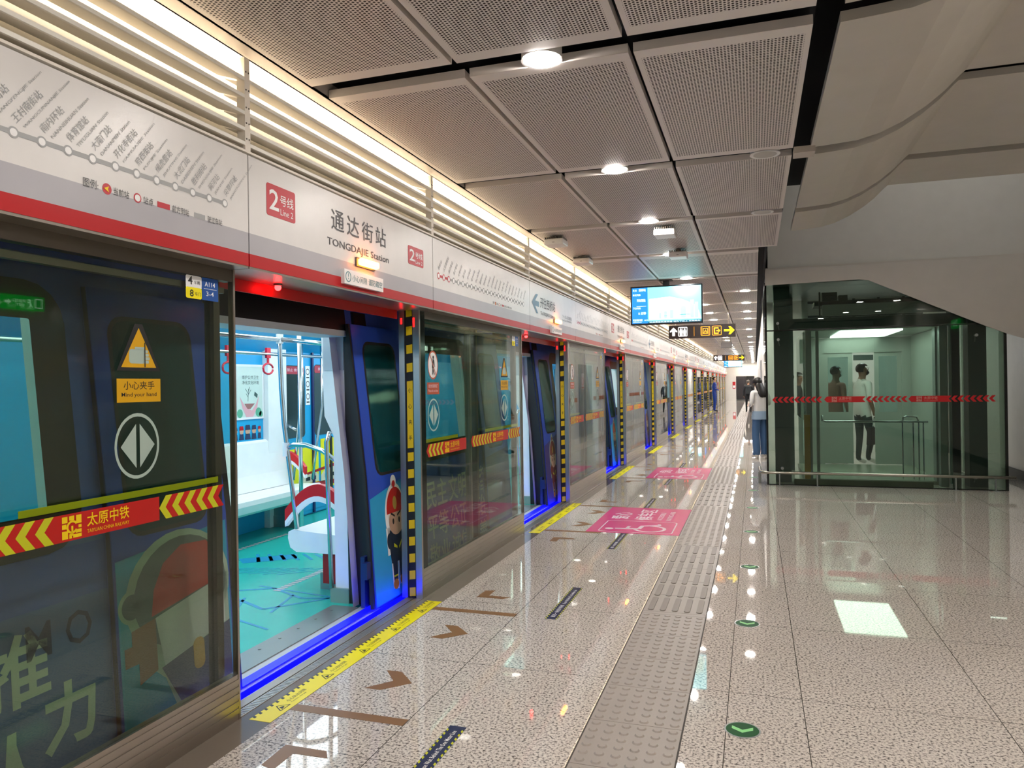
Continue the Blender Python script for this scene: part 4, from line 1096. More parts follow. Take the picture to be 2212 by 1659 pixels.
def arm(t, yc, x0, x1, z0, zt, wd=.05):
    """arched arm panel: white bow with a red pad above"""
    n = 14; red = []; wh = []
    up = [(x0 + (x1 - x0) * i / n, z0 + (zt - z0) * math.sin(PI * (.10 + .72 * i / n)) ) for i in range(n + 1)]
    g = G(); w_ = G()
    for gg, a, b in ((g, 0.0, -.085), (w_, -.085, -.125)):
        vs = [(x, yc, z + a) for x, z in up] + [(x, yc, z + b) for x, z in up] + [(x, yc + wd, z + a) for x, z in up] + [(x, yc + wd, z + b) for x, z in up]; m = n + 1; fs = []
        for i in range(n): fs += [(i, m + i, m + i + 1, i + 1), (2 * m + i, 2 * m + i + 1, 3 * m + i + 1, 3 * m + i), (i, i + 1, 2 * m + i + 1, 2 * m + i), (m + i, 3 * m + i, 3 * m + i + 1, m + i + 1)]
        fs += [(0, 2 * m, 3 * m, m), (n, m + n, 3 * m + n, 2 * m + n)]
        gg.add(vs, fs)
    g.build('red_arm_pad', mat('pad_red', '#d00f1a', .4), t); w_.build('arm_bow', SEATW, t)
b1 = bench(4.80, 7.05, 'long white bench along the far wall of the train', False)
arm(b1, 7.06, -4.74, -5.18, .55, .80)
b2 = bench(4.66, 7.35, 'white bench end beside the right jamb of the nearest train doorway', True)
arm(b2, 4.655, -3.30, -2.80, .52, .80)
g = G(); g.box(-3.0, -2.74, 4.68, 4.9, .08, .30); g.build('red_box', mat('box_red', '#9c0d16', .4), b2)
def polething(label, pts, r=.017):
    t = thing('grab_pole', label, 'grab pole', (pts[-1][0], pts[-1][1], 0), 'chrome grab poles in the train')
    g = G(); g.tube(pts, r, 10); g.build('pole', CHROME, t, smooth=True); return t
p1 = polething('bent chrome grab pole at the end of the near bench', [(-3.327, 4.66, 2.12), (-3.327, 4.66, 1.80), (-3.318, 4.66, 1.5), (-3.30, 4.66, 1.25), (-3.275, 4.66, 1.05), (-3.235, 4.66, .75), (-3.20, 4.66, .47)])
g = G(); g.tube([(-3.285, 4.66, 1.06), (-3.22, 4.66, 1.085), (-3.12, 4.66, 1.085), (-2.98, 4.66, 1.045), (-2.86, 4.66, .97)], .017, 10); g.build('arm_hoop', CHROME, p1, smooth=True)
g = G(); g.cyl((-3.327, 4.66, 1.83), (-3.327, 4.66, 1.90), .026, 14); g.cyl((-3.285, 4.66, 1.0), (-3.285, 4.66, 1.10), .025, 14); g.build('clamp', CABW, p1)
polething('straight chrome grab pole standing in the middle of the train aisle', [(-4.07, 6.0, 2.12), (-4.07, 6.0, 1.0), (-4.07, 6.0, 0.0)], .019)
p3 = polething('bent chrome grab pole at the end of the far bench', [(-4.80, 7.12, 2.05), (-4.80, 7.12, 1.5), (-4.86, 7.12, 1.0), (-4.93, 7.12, .47)])
g = G(); g.tube([(-4.88, 7.12, 1.03), (-4.98, 7.12, 1.08), (-5.03, 7.12, 1.03)], .016, 8); g.build('arm_hoop', CHROME, p3, smooth=True)
polething('chrome grab pole slanting beside the opposite train door', [(-4.66, 7.30, 2.05), (-4.66, 7.30, 1.3), (-4.75, 7.30, .8), (-4.80, 7.30, .46)], .016)
t = thing('hand_rail', 'long chrome rail hanging under the train ceiling on the near side', 'rail', (-3.33, 5.5, 1.85), 'chrome ceiling rails in the train')
g = G(); g.tube([(-3.327, 3.0, 1.86), (-3.327, 7.4, 1.86)], .017, 10); g.build('tube', CHROME, t, smooth=True)
g = G()
for yy in (3.2, 5.6, 7.0): g.cyl((-3.327, yy, 1.86), (-3.327, yy, 2.14), .012, 8)
g.build('hanger', CHROME, t)
t = thing('hand_rail', 'long chrome rail hanging under the train ceiling on the far side', 'rail', (-4.55, 5.5, 1.85), 'chrome ceiling rails in the train')
g = G(); g.tube([(-4.55, 3.0, 1.84), (-4.55, 7.9, 1.84)], .017, 10); g.build('tube', CHROME, t, smooth=True)
g = G()
for yy in (3.4, 5.45, 7.5): g.cyl((-4.55, yy, 1.84), (-4.55, yy, 2.14), .012, 8)
g.build('hanger', CHROME, t)
t = thing('hand_rail', 'short chrome cross rail above the end of the near bench', 'rail', (-3.1, 4.66, 1.84), 'chrome ceiling rails in the train')
g = G(); g.tube([(-3.327, 4.66, 1.862), (-2.80, 4.66, 1.80)], .017, 10); g.build('tube', CHROME, t, smooth=True)
CR = mat('strap_red', '#b01030', .4)
def strap(x, y, label):
    t = thing('hanging_strap', label, 'hanging strap', (x, y, 1.7), 'red hanging straps in the train')
    g = G(); g.box(x - .012, x + .012, y - .03, y + .03, 1.80, 1.90); g.box(x - .004, x + .004, y - .015, y + .015, 1.735, 1.80); g.build('strap_band', CR, t)
    g = G(); n = 18
    path = [(x, y + .075 * math.cos(2 * PI * i / n), 1.70 + .045 * math.sin(2 * PI * i / n) - (.012 if i > n / 2 else 0)) for i in range(n + 1)]
    g.tube(path, .010, 7); g.build('handle_ring', CR, t); return t
s0 = strap(-4.55, 6.18, 'red hanging strap ring behind the bent grab pole in the train')
dup(s0, (0, -.58, 0), 'red hanging strap at the left edge of the open train doorway')
# poster and stickers on the far wall
FW = P((-5.048, 0, 0), (0, 1, 0), (0, 0, 1))
t = thing('poster', 'framed public welfare poster with a tree held by two hands on the cyan wall', 'poster', (-5.05, 6.52, 1.47))
g = G(); g.slab(FW, [(6.29, 1.18), (6.755, 1.18), (6.755, 1.755), (6.29, 1.755)], 0, .015); g.build('frame', CABW, t)
FW2 = P((-5.032, 0, 0), (0, 1, 0), (0, 0, 1)); g = G(); g.rect(FW2, 6.315, 6.73, 1.205, 1.73); sh = g.build('sheet', mat('poster_mint', '#c9dcd3', .5), t)
g = G(); g.text(FW2, '维护公共卫生', 6.40, 1.60, .27, .04, .001); g.text(FW2, '净化文化环境', 6.40, 1.545, .27, .04, .001)
for a, b in (((6.49, 1.37), (6.50, 1.50)), ((6.495, 1.45), (6.45, 1.50)), ((6.497, 1.44), (6.54, 1.49)), ((6.495, 1.41), (6.46, 1.45)), ((6.497, 1.47), (6.52, 1.52))): g.line(FW2, a, b, .006, .001)
g.poly(FW2, [(6.60, 1.47), (6.65, 1.44), (6.64, 1.40), (6.59, 1.43)], .001); g.build('print_dark', mat('poster_ink', '#3d5a55', .5), sh)
g = G(); g.poly(FW2, [(6.36, 1.42), (6.44, 1.32), (6.55, 1.27), (6.62, 1.34), (6.67, 1.43), (6.64, 1.30), (6.57, 1.205), (6.46, 1.205), (6.40, 1.30)], .001); g.build('print_hands', mat('poster_pink', '#e0a9b0', .5), sh)
g = G(); g.poly(FW2, [(6.43, 1.345), (6.60, 1.345), (6.53, 1.29), (6.48, 1.29)], .0015); g.build('print_soil', mat('poster_soil', '#a06d68', .5), sh)
g = G(); g.disc(FW2, 6.36, 1.245, .045, .0012); g.disc(FW2, 6.66, 1.25, .05, .0012); g.disc(FW2, 6.70, 1.23, .03, .0012); g.build('print_leaves', mat('poster_green', '#5fae8f', .5), sh)
t = thing('wall_sticker', 'row of small cartoon uniformed figures stuck on the cyan train wall', 'sticker', (-5.05, 6.5, 1.05))
g = G(); b_ = G(); r_ = G()
for i, (yy, sz) in enumerate(((6.31, .75), (6.40, .95), (6.50, 1.15), (6.60, 1.0), (6.69, .7))):
    g.disc(FW, yy, 1.06, .034 * sz, .002, n=18); b_.poly(FW, [(yy - .03 * sz, 1.03), (yy + .03 * sz, 1.03), (yy + .04 * sz, .97), (yy - .04 * sz, .97)], .002)
    (r_ if i in (1, 4) else b_).poly(FW, [(yy - .036 * sz, 1.07), (yy + .036 * sz, 1.07), (yy + .028 * sz, 1.07 + .045 * sz), (yy - .028 * sz, 1.07 + .045 * sz)], .003)
g.build('faces', mat('print_skin', '#caa58c', .5), t); b_.build('uniforms', NAVY, t); r_.build('red_caps', RED, t)
# opposite train door on the far side
t = thing('opposite_door', 'closed opposite train door with dark windows and red labels', 'train door', (-5.05, 7.5, 0))
g = G(); g.box(-5.05, -4.98, 6.76, 7.09, 0, 2.0); g.build('white_pillar', CABW, t)
g = G(); g.slab(P((-5.06, 0, 0), (0, 1, 0), (0, 0, 1)), [(7.1, .02), (7.64, .02), (7.64, 1.95), (7.1, 1.95)], .0, .035); g.slab(P((-5.06, 0, 0), (0, 1, 0), (0, 0, 1)), [(7.66, .02), (8.5, .02), (8.5, 1.95), (7.66, 1.95)], .0, .035); lfm = g.build('leaf', CYAN, t)
FD = P((-5.022, 0, 0), (0, 1, 0), (0, 0, 1))
g = G(); g.slab(FD, rrect(7.12, 7.50, .93, 1.76, .05), 0, .002); g.slab(FD, rrect(7.70, 8.14, .93, 1.78, .05), 0, .002); g.build('leaf_window', mat('leaf_window_dark', '#2c3f42', .12), t)
g = G(); g.slab(FD, rrect(7.13, 7.49, 1.66, 1.75, .02), .002, .003); g.slab(FD, rrect(7.71, 8.13, 1.68, 1.77, .02), .002, .003); lbx = g.build('red_label', CRIMSON, t)
g = G(); g.text(FD, '禁止 倚靠', 7.16, 1.69, .24, .035, .0035); g.text(FD, '禁止倚靠', 7.78, 1.71, .24, .035, .0035); g.build('lettering', PALEPINK, lbx)
g = G(); g.slab(FD, [(7.52, 1.30), (7.61, 1.30), (7.61, 1.76), (7.52, 1.76)], 0, .002); st = g.build('icon_strip', PUREWHITE, t)
g = G()
for i in range(3): g.ring(FD, 7.565, 1.69 - .145 * i, .028, .037, .0025); g.rect(FD, 7.535, 7.595, 1.615 - .145 * i, 1.63 - .145 * i, .0025)
g.build('icons', INK, st)
g = G(); g.box(-5.022, -5.0, 7.635, 7.665, .02, 1.95); g.build('door_seam', DKBLUE, t)
g = G(); g.slab(FD, [(7.12, .06), (7.77, .06), (7.77, .80), (7.12, .80)], 0, .002); g.slab(FD, [(7.82, .06), (8.45, .06), (8.45, .88), (7.82, .88)], 0, .002); yp = g.build('yellow_print', YELLOW, t)
g = G(); g.poly(FD, [(7.35, .38), (7.77, .38), (7.77, .45), (7.70, .50), (7.45, .47), (7.35, .42)], .003); g.poly(FD, [(7.82, .36), (8.3, .36), (8.33, .46), (8.22, .53), (7.9, .5), (7.82, .44)], .003); g.build('printed_train', mat('print_beige', '#e7d7bd', .5), yp)
g = G(); g.poly(FD, [(7.35, .33), (8.3, .30), (8.3, .36), (7.35, .38)], .003); g.poly(FD, [(7.45, .47), (8.22, .53), (8.1, .56), (7.5, .5)], .0032); g.build('red_stripe', RED, yp)
g = G()
for a in (7.5, 7.62, 7.90, 8.05): g.rect(FD, a, a + .09, .405, .45, .0035)
g.build('printed_windows', INK, yp)
g = G(); g.slab(FD, [(7.12, .06), (8.45, .06), (8.45, .28), (7.12, .28)], .002, .003); g.build('blue_ground', SKYB, yp)
g = G(); g.box(-5.02, -5.005, 8.02, 8.06, .02, .9); g.build('striped_edge', INK, t)
# near-side white jamb panels of the first two doorways
for i in (0, 1, 2):
    dy = PITCH * i
    g = G(); g.slab(P((0, 4.68 + dy, 0), (1, 0, 0), (0, 0, 1)), [(-2.698, .10), (-2.714, 1.9), (-2.90, 1.9), (-2.88, 1.30), (-2.81, 1.16), (-2.81, .10)], 0, .14)
    o = g.build('jamb_panel', CABW, c1)
    g = G(); g.box(-2.84, -2.695, 4.52 + dy, 4.69 + dy, 0, .10); g.build('jamb_foot', mat('foot_grey', '#7f9a95', .4), c1)
    g = G(); g.tube([(-2.835, 4.53 + dy, .1), (-2.86, 4.53 + dy, .98), (-2.862, 4.53 + dy, 1.12), (-2.835, 4.535 + dy, 1.19)], .016, 10); g.build('jamb_rail', CHROME, c1, smooth=True)
    g = G(); g.box(-2.88, -2.72, 4.534 + dy, 4.54 + dy, 1.62, 1.88); g.build('access_plate', mat('plate_grey', '#b9c3cc', .35), c1)

# ------------------------------------------------------------------ hanging screens and signs
SCR_B = mat('screen_blue', '#1b7fe0', 0.4, emit='#1f86ea', es=0.9)
SCR_C = mat('screen_cyan', '#8ff2ff', 0.4, emit='#7eeaf6', es=1.15)
SCR_W = mat('screen_white', '#f2ffff', 0.4, emit='#e6ffff', es=1.25)
SCR_T = mat('screen_text', '#ffffff', 0.4, emit='#eafaff', es=1.2)
SCR_D = mat('screen_teal', '#0f6f8c', 0.4, emit='#0d7896', es=0.6)
SCR_P = mat('screen_pale', '#b7f3ea', 0.4, emit='#a2eee4', es=1.0)
def screen(label, x0, x1, y, z0, z1):
    t = thing('display_screen', label, 'screen', ((x0 + x1) / 2, y, 3.0), 'hanging information screens')
    W, H = x1 - x0, z1 - z0; pl = P((x0, y, z0), (1, 0, 0), (0, 0, 1)); b = .022
    g = G(); g.bevbox(x0, x1, y, y + .085, z0, z1, .008); g.box(x0 + W * .2, x1 - W * .2, y + .085, y + .14, z0 + H * .25, z1 - H * .2); g.build('casing', mat('casing_dark', '#12161c', .35), t)
    g = G(); xm = (x0 + x1) / 2; g.box(xm - .045, xm + .045, y + .03, y + .10, z1, 3.0); g.box(xm - .09, xm + .09, y - .01, y + .13, 2.985, 3.0); g.build('ceiling_bracket', mat('bracket_black', '#1a1c1f', .45), t)
    e = .0006; s = W * .245
    g = G(); g.rect(pl, b, W - b, b, H - b, e); pn = g.build('picture', SCR_C, t)
    g = G(); g.rect(pl, b, s, b, H - b, 2 * e); g.build('blue_column', SCR_B, pn)
    g = G(); n = 20
    g.poly(pl, [(s + .02, .07), (W - b, .07), (W - b - .06, H * .45), (W * .72, H * .62), (W * .55, H * .7), (s + .02, H * .66)], 2 * e); g.build('bright_sky', SCR_W, pn)
    g = G()
    for a, q, h in ((.40, .03, .30), (.47, .04, .33), (.55, .05, .36), (.70, .07, .44), (.83, .05, .60), (.89, .05, .54)): g.rect(pl, W * a, W * (a + q), .08, H * h, 3 * e)
    g.build('pale_towers', SCR_P, pn)
    g = G(); g.rect(pl, s, W - b, b, b + .028, 3 * e); g.rect(pl, W * .47, W * .55, H * .205, H * .213, 4 * e); g.rect(pl, W * .68, W * .83, H * .225, H * .237, 4 * e); g.build('ticker', SCR_D, pn)
    g = G(); T = 4 * e
    g.text(pl, '终点', .035, H * .87, .06, .032, T, bold=.01); g.text(pl, '西桥站', .125, H * .865, .10, .040, T, bold=.012)
    g.text(pl, '本次列车', .035, H * .75, .115, .032, T, bold=.01); g.text(pl, '列车到站', .095, H * .595, .125, .044, T, bold=.012); g.rect(pl, .09, .23, H * .478, H * .486, T)
    g.text(pl, '下次列车', .035, H * .405, .115, .032, T, bold=.01); g.text(pl, '8 分钟', .115, H * .265, .11, .04, T, bold=.012)
    g.text(pl, '欢迎乘坐地铁', .035, H * .095, .14, .034, T, bold=.01); g.rect(pl, .035, .16, H * .065, H * .075, T); g.text(pl, '18:20', .20, H * .10, .05, .02, T)
    g.text(pl, '欢迎乘坐轨道交通 请先下后上 文明乘车', s + .02, b + .004, W * .7, .018, T, bold=.006)
    g.build('screen_text', SCR_T, pn)
    return t
s1 = screen('large lit information screen hanging from the ceiling nearest the viewpoint', -1.725, -.692, 10.92, 2.352, 2.918)
SGB = mat('sign_box_brown', '#2c1b18', 0.4)
SGO = mat('sign_orange', '#ffab1a', 0.4, emit='#ffa012', es=1.1)
SGW = mat('sign_white_lit', '#ffffff', 0.4, emit='#ffffff', es=1.1)
SGY = mat('sign_yellow_lit', '#ffe500', 0.4, emit='#ffe000', es=1.1)
def dirsign(label, x0, y, z0, W, H):
    t = thing('direction_sign', label, 'sign', (x0 + W / 2, y, 3.0), 'hanging direction signs')
    g = G(); g.bevbox(x0, x0 + W, y, y + .10, z0, z0 + H, .006); g.build('sign_box', SGB, t)
    g = G()
    for a in (.1, .9): g.cyl((x0 + W * a, y + .05, z0 + H), (x0 + W * a, y + .05, 3.0), .009, 8)
    g.build('hanging_rods', STEEL, t)
    pl = P((x0, y - .0008, z0), (1, 0, 0), (0, 0, 1)); k = H
    def px(a): return W * a
    g = G(); cx = px(.075)
    g.poly(pl, [(cx - .028, .2 * H), (cx + .028, .2 * H), (cx + .028, .55 * H), (cx + .075, .48 * H), (cx + .075, .58 * H), (cx, .86 * H), (cx - .075, .58 * H), (cx - .075, .48 * H), (cx - .028, .55 * H)])
    a, b = px(.145), px(.285); g.frame(pl, a, b, .15 * H, .88 * H, .012, 0, 0, .02)
    for c in (a + .055, b - .055): g.disc(pl, c, .72 * H, .018, n=14); g.rslab(pl, c - .028, c + .028, .40 * H, .64 * H, 0, .0003, .01); g.rect(pl, c - .022, c - .003, .2 * H, .42 * H); g.rect(pl, c + .003, c + .022, .2 * H, .42 * H)
    g.rect(pl, (a + b) / 2 - .003, (a + b) / 2 + .003, .2 * H, .82 * H); g.build('white_symbols', SGW, t)
    g = G(); g.rect(pl, px(.385), px(.389), .15 * H, .88 * H)
    for q in (0, 1):
        a, b = (px(.487), px(.625)) if q == 0 else (px(.655), px(.795))
        g.frame(pl, a, b, .16 * H, .88 * H, .010, 0, 0, .02)
        if q == 0:
            g.frame(pl, a + .045, b - .045, .30 * H, .74 * H, .012); g.rect(pl, a + .022, a + .03, .24 * H, .8 * H); g.rect(pl, b - .03, b - .022, .24 * H, .8 * H)
            m = (a + b) / 2; g.line(pl, (m - .03, .36 * H), (m, .62 * H), .009); g.line(pl, (m + .03, .36 * H), (m, .62 * H), .009); g.rect(pl, m - .02, m + .02, .42 * H, .46 * H)
        else:
            g.rect(pl, a + .035, a + .062, .26 * H, .76 * H); g.rect(pl, a + .035, b - .06, .67 * H, .76 * H); g.rect(pl, a + .035, b - .06, .26 * H, .35 * H)
            g.rect(pl, a + .085, b - .05, .46 * H, .56 * H); g.poly(pl, [(b - .065, .36 * H), (b - .02, .51 * H), (b - .065, .66 * H)])
    g.build('orange_symbols', SGO, t)
    g = G(); cx = px(.905)
    g.poly(pl, [(cx - .10, .44 * H), (cx + .02, .44 * H), (cx - .01, .2 * H), (cx + .03, .2 * H), (cx + .11, .51 * H), (cx + .03, .82 * H), (cx - .01, .82 * H), (cx + .02, .58 * H), (cx - .10, .58 * H)])
    g.build('yellow_arrow', SGY, t)
    return t
g1 = dirsign('brown direction sign with lit symbols hanging just beyond the big screen', -1.745 + .0, 16.0, 2.433, 1.36, .272)
g1.location.x += .02
dup(g1, (-.06, 19.0, .02), 'brown direction sign with lit symbols hanging far down the platform')
dup(s1, (-.0, 34.5, 0), 'small looking lit information screen under the far direction sign')
# far grey loudspeaker box
t = thing('loudspeaker_box', 'grey box hanging on two rods below the ceiling, between both direction signs', 'loudspeaker', (-.86, 25.0, 3.0))
g = G(); g.bevbox(-1.03, -.69, 25, 25.25, 2.61, 2.785, .01); g.build('box', mat('box_grey', '#6f6a68', .5), t)
g = G()
for a in (-1.0, -.72): g.cyl((a, 25.1, 2.785), (a, 25.1, 3.0), .008, 8)
g.build('rods', STEELD, t)
# wireless boxes under the ceiling
def apbox(x, y, label):
    t = thing('wireless_box', label, 'wireless box', (x, y, 3.0), 'white ribbed boxes under the ceiling')
    g = G(); g.bevbox(x - .10, x + .10, y - .11, y + .11, 2.905, 2.965, .014); g.build('body', WHITE, t)
    g = G()
    for i in range(11): g.box(x - .092 + .0175 * i, x - .086 + .0175 * i, y - .10, y + .10, 2.965, 2.985)
    g.build('ribs', STEELD, t)
    g = G(); g.cyl((x, y, 2.96), (x, y, 3.0), .03, 10); g.build('mount', STEELD, t)
    g = G(); g.box(x - .012, x + .012, y - .1115, y - .1105, 2.925, 2.93); g.build('mark', PRINTDARK, t)
    return t
a0 = apbox(-.80, 7.24, 'white ribbed box on the ceiling, nearer one right of the column line')
dup(a0, (0, 1.30, 0), 'white ribbed box on the ceiling next to the fourth lit downlight')
dup(a0, (-1.10, .06, 0), 'white ribbed box on the ceiling, nearer one beside the lit cove')
dup(a0, (-1.10, 1.30, 0), 'white ribbed box on the ceiling, farther one beside the lit cove')
# green exit sign on the right wall, seen mirrored in the nearest glass
t = thing('exit_sign', 'green lit exit sign on the right wall, mirrored in the nearest glass panel', 'sign', (3.715, 6.5, 2.55))
g = G(); g.bevbox(3.67, 3.715, 6.25, 6.78, 2.47, 2.64, .006); g.build('casing', mat('exit_green', '#02a33a', .4, emit='#00c238', es=1.0), t)
pl = P((3.669, 6.78, 2.47), (0, -1, 0), (0, 0, 1)); g = G()
g.frame(pl, .03, .13, .03, .145, .012); g.disc(pl, .20, .12, .014, n=12); g.line(pl, (.20, .105), (.185, .06), .022); g.line(pl, (.185, .065), (.205, .03), .013); g.line(pl, (.185, .065), (.165, .035), .013); g.line(pl, (.195, .10), (.225, .085), .01)
g.text(pl, '安全出口', .25, .085, .16, .04, 0, bold=.01); g.text(pl, 'EXIT', .27, .04, .1, .03, 0, bold=.01); g.poly(pl, [(.43, .08), (.47, .115), (.47, .095), (.51, .095), (.51, .065), (.47, .065), (.47, .045)])
g.build('symbols', mat('exit_pale', '#d9ffe2', .4, emit='#c8ffd4', es=1.4), t)

# ------------------------------------------------------------------ the lift
LX0, LX1, LY = .155, 3.17, 11.372
t = LIFT = thing('glass_lift', 'glass walled lift with green tinted panes and a steel cabin', 'lift', (1.66, 12.7, 0))
LDK = mat('lift_dark', '#4b5957', 0.35)
LGR = mat('lift_grey', '#8d9794', 0.3, metal=0.3)
LST = mat('lift_steel', '#c4c9c2', 0.28, metal=0.4)
g = G(); g.box(LX0, LX1, LY, LY + .014, .01, 2.222); g.build('front_pane', LIFT_GLASS, t)
g = G(); g.box(LX0, LX1, LY, LY + .014, 2.24, 2.93); g.build('upper_pane', LIFT_GLASS, t)
g = G(); g.box(LX0, LX0 + .014, LY + .02, 13.9, .01, 2.93); g.build('side_pane', LIFT_GLASS, t)
g = G(); g.box(LX1 - .014, LX1, LY + .02, 13.9, .01, 2.93); g.build('side_pane', LIFT_GLASS, t)
g = G(); g.box(LX0 - .006, LX0 + .022, LY - .006, LY + .02, 0, 2.93); g.box(LX1 - .022, LX1 + .008, LY - .006, LY + .02, 0, 2.4); g.box(LX0, LX1, LY - .004, LY + .018, 2.222, 2.24); g.box(LX0, LX1, LY, LY + .02, 0, .012); g.build('black_edges', FRIT, t)
g = G(); g.box(LX0 - .0, LX1, LY + .03, 13.9, 2.90, 3.0); g.build('top_slab', LDK, t)
g = G()
for x, z in ((.325, 2.335), (.33, 2.10), (2.83, 2.08), (.36, .24), (2.80, .17)): g.cyl((x, LY - .010, z), (x, LY + .06, z), .020, 14); g.cyl((x, LY + .05, z), (x + .02, LY + .16, z - .08), .008, 6)
g.build('glass_fixings', STEELG, t)
# shaft steelwork
g = G(); g.box(.28, .50, LY + .35, LY + .60, 0, 2.9); g.build('column', LDK, t)
g = G(); g.box(2.80, 3.02, LY + .30, LY + .56, 0, 2.9); g.build('column', LDK, t)
g = G(); g.box(2.44, 2.53, LY + .25, LY + .40, 0, 2.24); g.cyl((2.56, LY + .22, .05), (2.56, LY + .22, 2.24), .020, 10); g.build('guide_column', LGR, t)
g = G(); g.box(.50, .62, 13.3, 13.5, 0, 2.9); g.box(3.0, 3.12, 13.5, 13.7, 0, 2.9); g.build('rear_column', LDK, t)
g = G(); g.box(.30, 3.0, LY + .38, LY + .55, 2.27, 2.42); g.build('cross_beam', LDK, t)
g = G(); g.box(.95, 2.9, LY + .30, LY + .36, 2.44, 2.60); g.build('cabin_roof', LGR, t)
g = G(); g.box(.85, 2.9, LY + .42, LY + .9, 2.60, 2.66); g.box(.95, 1.15, LY + .3, LY + .6, 2.66, 2.78); g.box(1.18, 1.30, LY + .4, LY + .55, 2.66, 2.74); g.cyl((.92, LY + .4, 2.45), (.92, LY + .4, 2.8), .012, 8); g.build('roof_gear', mat('gear_dark', '#33423c', .5), t)
g = G(); g.box(.90, 2.8, 14.6, 14.65, 2.62, 3.6); g.build('back_light_wall', mat('back_wall_lit', '#dfe9e2', .4), t)
g = G()
for x in (1.30, 1.70, 2.10, 2.50): g.box(x - .02, x + .02, 14.5, 14.54, 2.60, 3.4)
for z in (2.66, 2.92, 3.2): g.box(.9, 2.8, 14.5, 14.54, z - .02, z + .02)
g.build('rear_frame_grid', LDK, t)
g = G()
for a, b, c, d in ((.60, .65, 1.80, 2.22), (.79, .89, 1.80, 2.09), (.79, .89, 2.55, 3.0), (.60, .645, 2.58, 2.95), (.60, .64, .25, 1.15), (.79, .82, .2, 1.1)): g.box(a, b, 13.86, 13.88, c, d)
g.build('pale_rear_panel', mat('rear_panel', '#eef5f0', .4), t)
# cabin
g = G(); g.box(.70, 2.52, LY + .45, 13.95, .0, .05); g.build('cabin_floor', mat('lift_floor', '#9aa08f', .25), t)
g = G(); g.box(.72, .80, LY + .42, LY + .60, .05, 2.23); g.box(.86, .90, LY + .42, LY + .50, .05, 2.23); g.build('cabin_post', LGR, t)
g = G(); g.box(2.42, 2.50, LY + .42, LY + .60, .05, 2.23); g.build('cabin_post', LGR, t)
g = G(); g.box(.70, .72, LY + .6, 13.95, .9, 2.23); g.build('cabin_side', LIFT_GLASS, t)
g = G(); g.box(2.50, 2.53, LY + .6, 13.95, .05, 2.23); g.build('cabin_side', LST, t)
g = G(); g.box(.72, 2.52, LY + .45, 13.95, 2.235, 2.26); g.build('cabin_ceiling', LST, t)
g = G()
for a, b in ((1.22, 2.05),): g.box(a, b, LY + .6, 13.6, 2.215, 2.234)
LLAMP = mat('lift_lamp', '#f4fff8', 0.5, emit='#eefff4', es=L_LIFT); g.build('ceiling_lamp', LLAMP, t)
# far cabin wall with the half open glass doors
FY = 13.95
g = G(); g.box(.72, 1.14, FY - .03, FY + .03, .05, 2.23); g.box(2.36, 2.50, FY - .03, FY + .03, .05, 2.23); g.box(1.14, 2.36, FY - .03, FY + .03, 1.97, 2.23); g.build('door_portal', LST, t)
g = G(); g.frame(P((0, FY + .005, 0), (1, 0, 0), (0, 0, 1)), 1.14, 1.60, .06, 1.97, .07); g.box(1.14, 1.60, FY + .01, FY + .02, .06, .95); dl = g.build('door_leaf', LST, t)
g = G(); g.box(1.21, 1.53, FY + .01, FY + .018, .95, 1.90); g.build('leaf_glass', TRAIN_GLASS, dl)
g = G(); g.frame(P((0, FY + .005, 0), (1, 0, 0), (0, 0, 1)), 1.94, 2.36, .06, 1.97, .07); g.box(1.94, 2.36, FY + .01, FY + .02, .06, .95); dl = g.build('door_leaf', LST, t)
g = G(); g.box(2.01, 2.29, FY + .01, FY + .018, .95, 1.90); g.build('leaf_glass', TRAIN_GLASS, dl)
g = G(); g.box(1.62, 1.93, FY + .02, FY + .05, 1.84, 1.93); g.build('door_sign', mat('sign_slate', '#3c4a48', .4), t)
# handrail in the cabin, yellow buffer post
g = G(); g.tube([(.95, LY + .62, .98), (.95, LY + .62, .90), (1.0, LY + .62, .885), (2.36, LY + .62, .885)], .016, 8)
g.tube([(2.03, LY + .62, .89), (2.04, LY + .62, .95), (2.09, LY + .62, .965), (2.21, LY + .62, .955), (2.24, LY + .62, .89)], .012, 8); g.build('cabin_handrail', CHROME, t, smooth=True)
g = G()
for x in (2.03, 2.17, 2.24, 2.30): g.cyl((x, LY + .62, .05), (x, LY + .62, .885), .010, 8)
g.build('rail_bars', CHROME, t)
g = G(); g.box(.68, .76, LY + .28, LY + .36, 0, 1.0); g.build('yellow_post', mat('post_yellow', '#b58a06', .4), t)
g = G(); g.box(.52, 2.3, LY + .03, LY + .06, .0, .09); g.build('sill_board', mat('sill_olive', '#6d7259', .4), t)
# red warning band on the front pane
BP = P((0, LY - .001, 0), (1, 0, 0), (0, 0, 1)); z0, z1 = 1.188, 1.272; zc = (z0 + z1) / 2
g = G(); gl = G(); d = .038
def chv(x, wd): g.slab(BP, [(x, zc), (x + d, z1), (x + d + wd, z1), (x + wd, zc), (x + d + wd, z0), (x + d, z0)], 0, .0006)
def block(x0, x1): g.slab(BP, [(x0, zc), (x0 + d, z1), (x1 + d, z1), (x1, zc), (x1 + d, z0), (x0 + d, z0)], 0, .0006)
x = .235
while x < .90: chv(x, .042); x += .074
block(.93, 1.43)
x = 1.47
while x < 1.98: chv(x, .042); x += .074
block(2.0, 2.49)
x = 2.52
while x < 3.0: chv(x, .042); x += .074
g.build('warning_band_print', mat('lift_red', '#d0101a', .4), t)
gl2 = P((0, LY - .0018, 0), (1, 0, 0), (0, 0, 1))
for a in (1.03, 2.10):
    logo(gl, gl2, a, z0 + .008, .068, 0); gl.text(gl2, '太原中铁', a + .09, z0 + .034, .17, .042, .0002, bold=.01); gl.text(gl2, 'TAIYUAN CHINA RAILWAY', a + .09, z0 + .014, .17, .011, .0002)
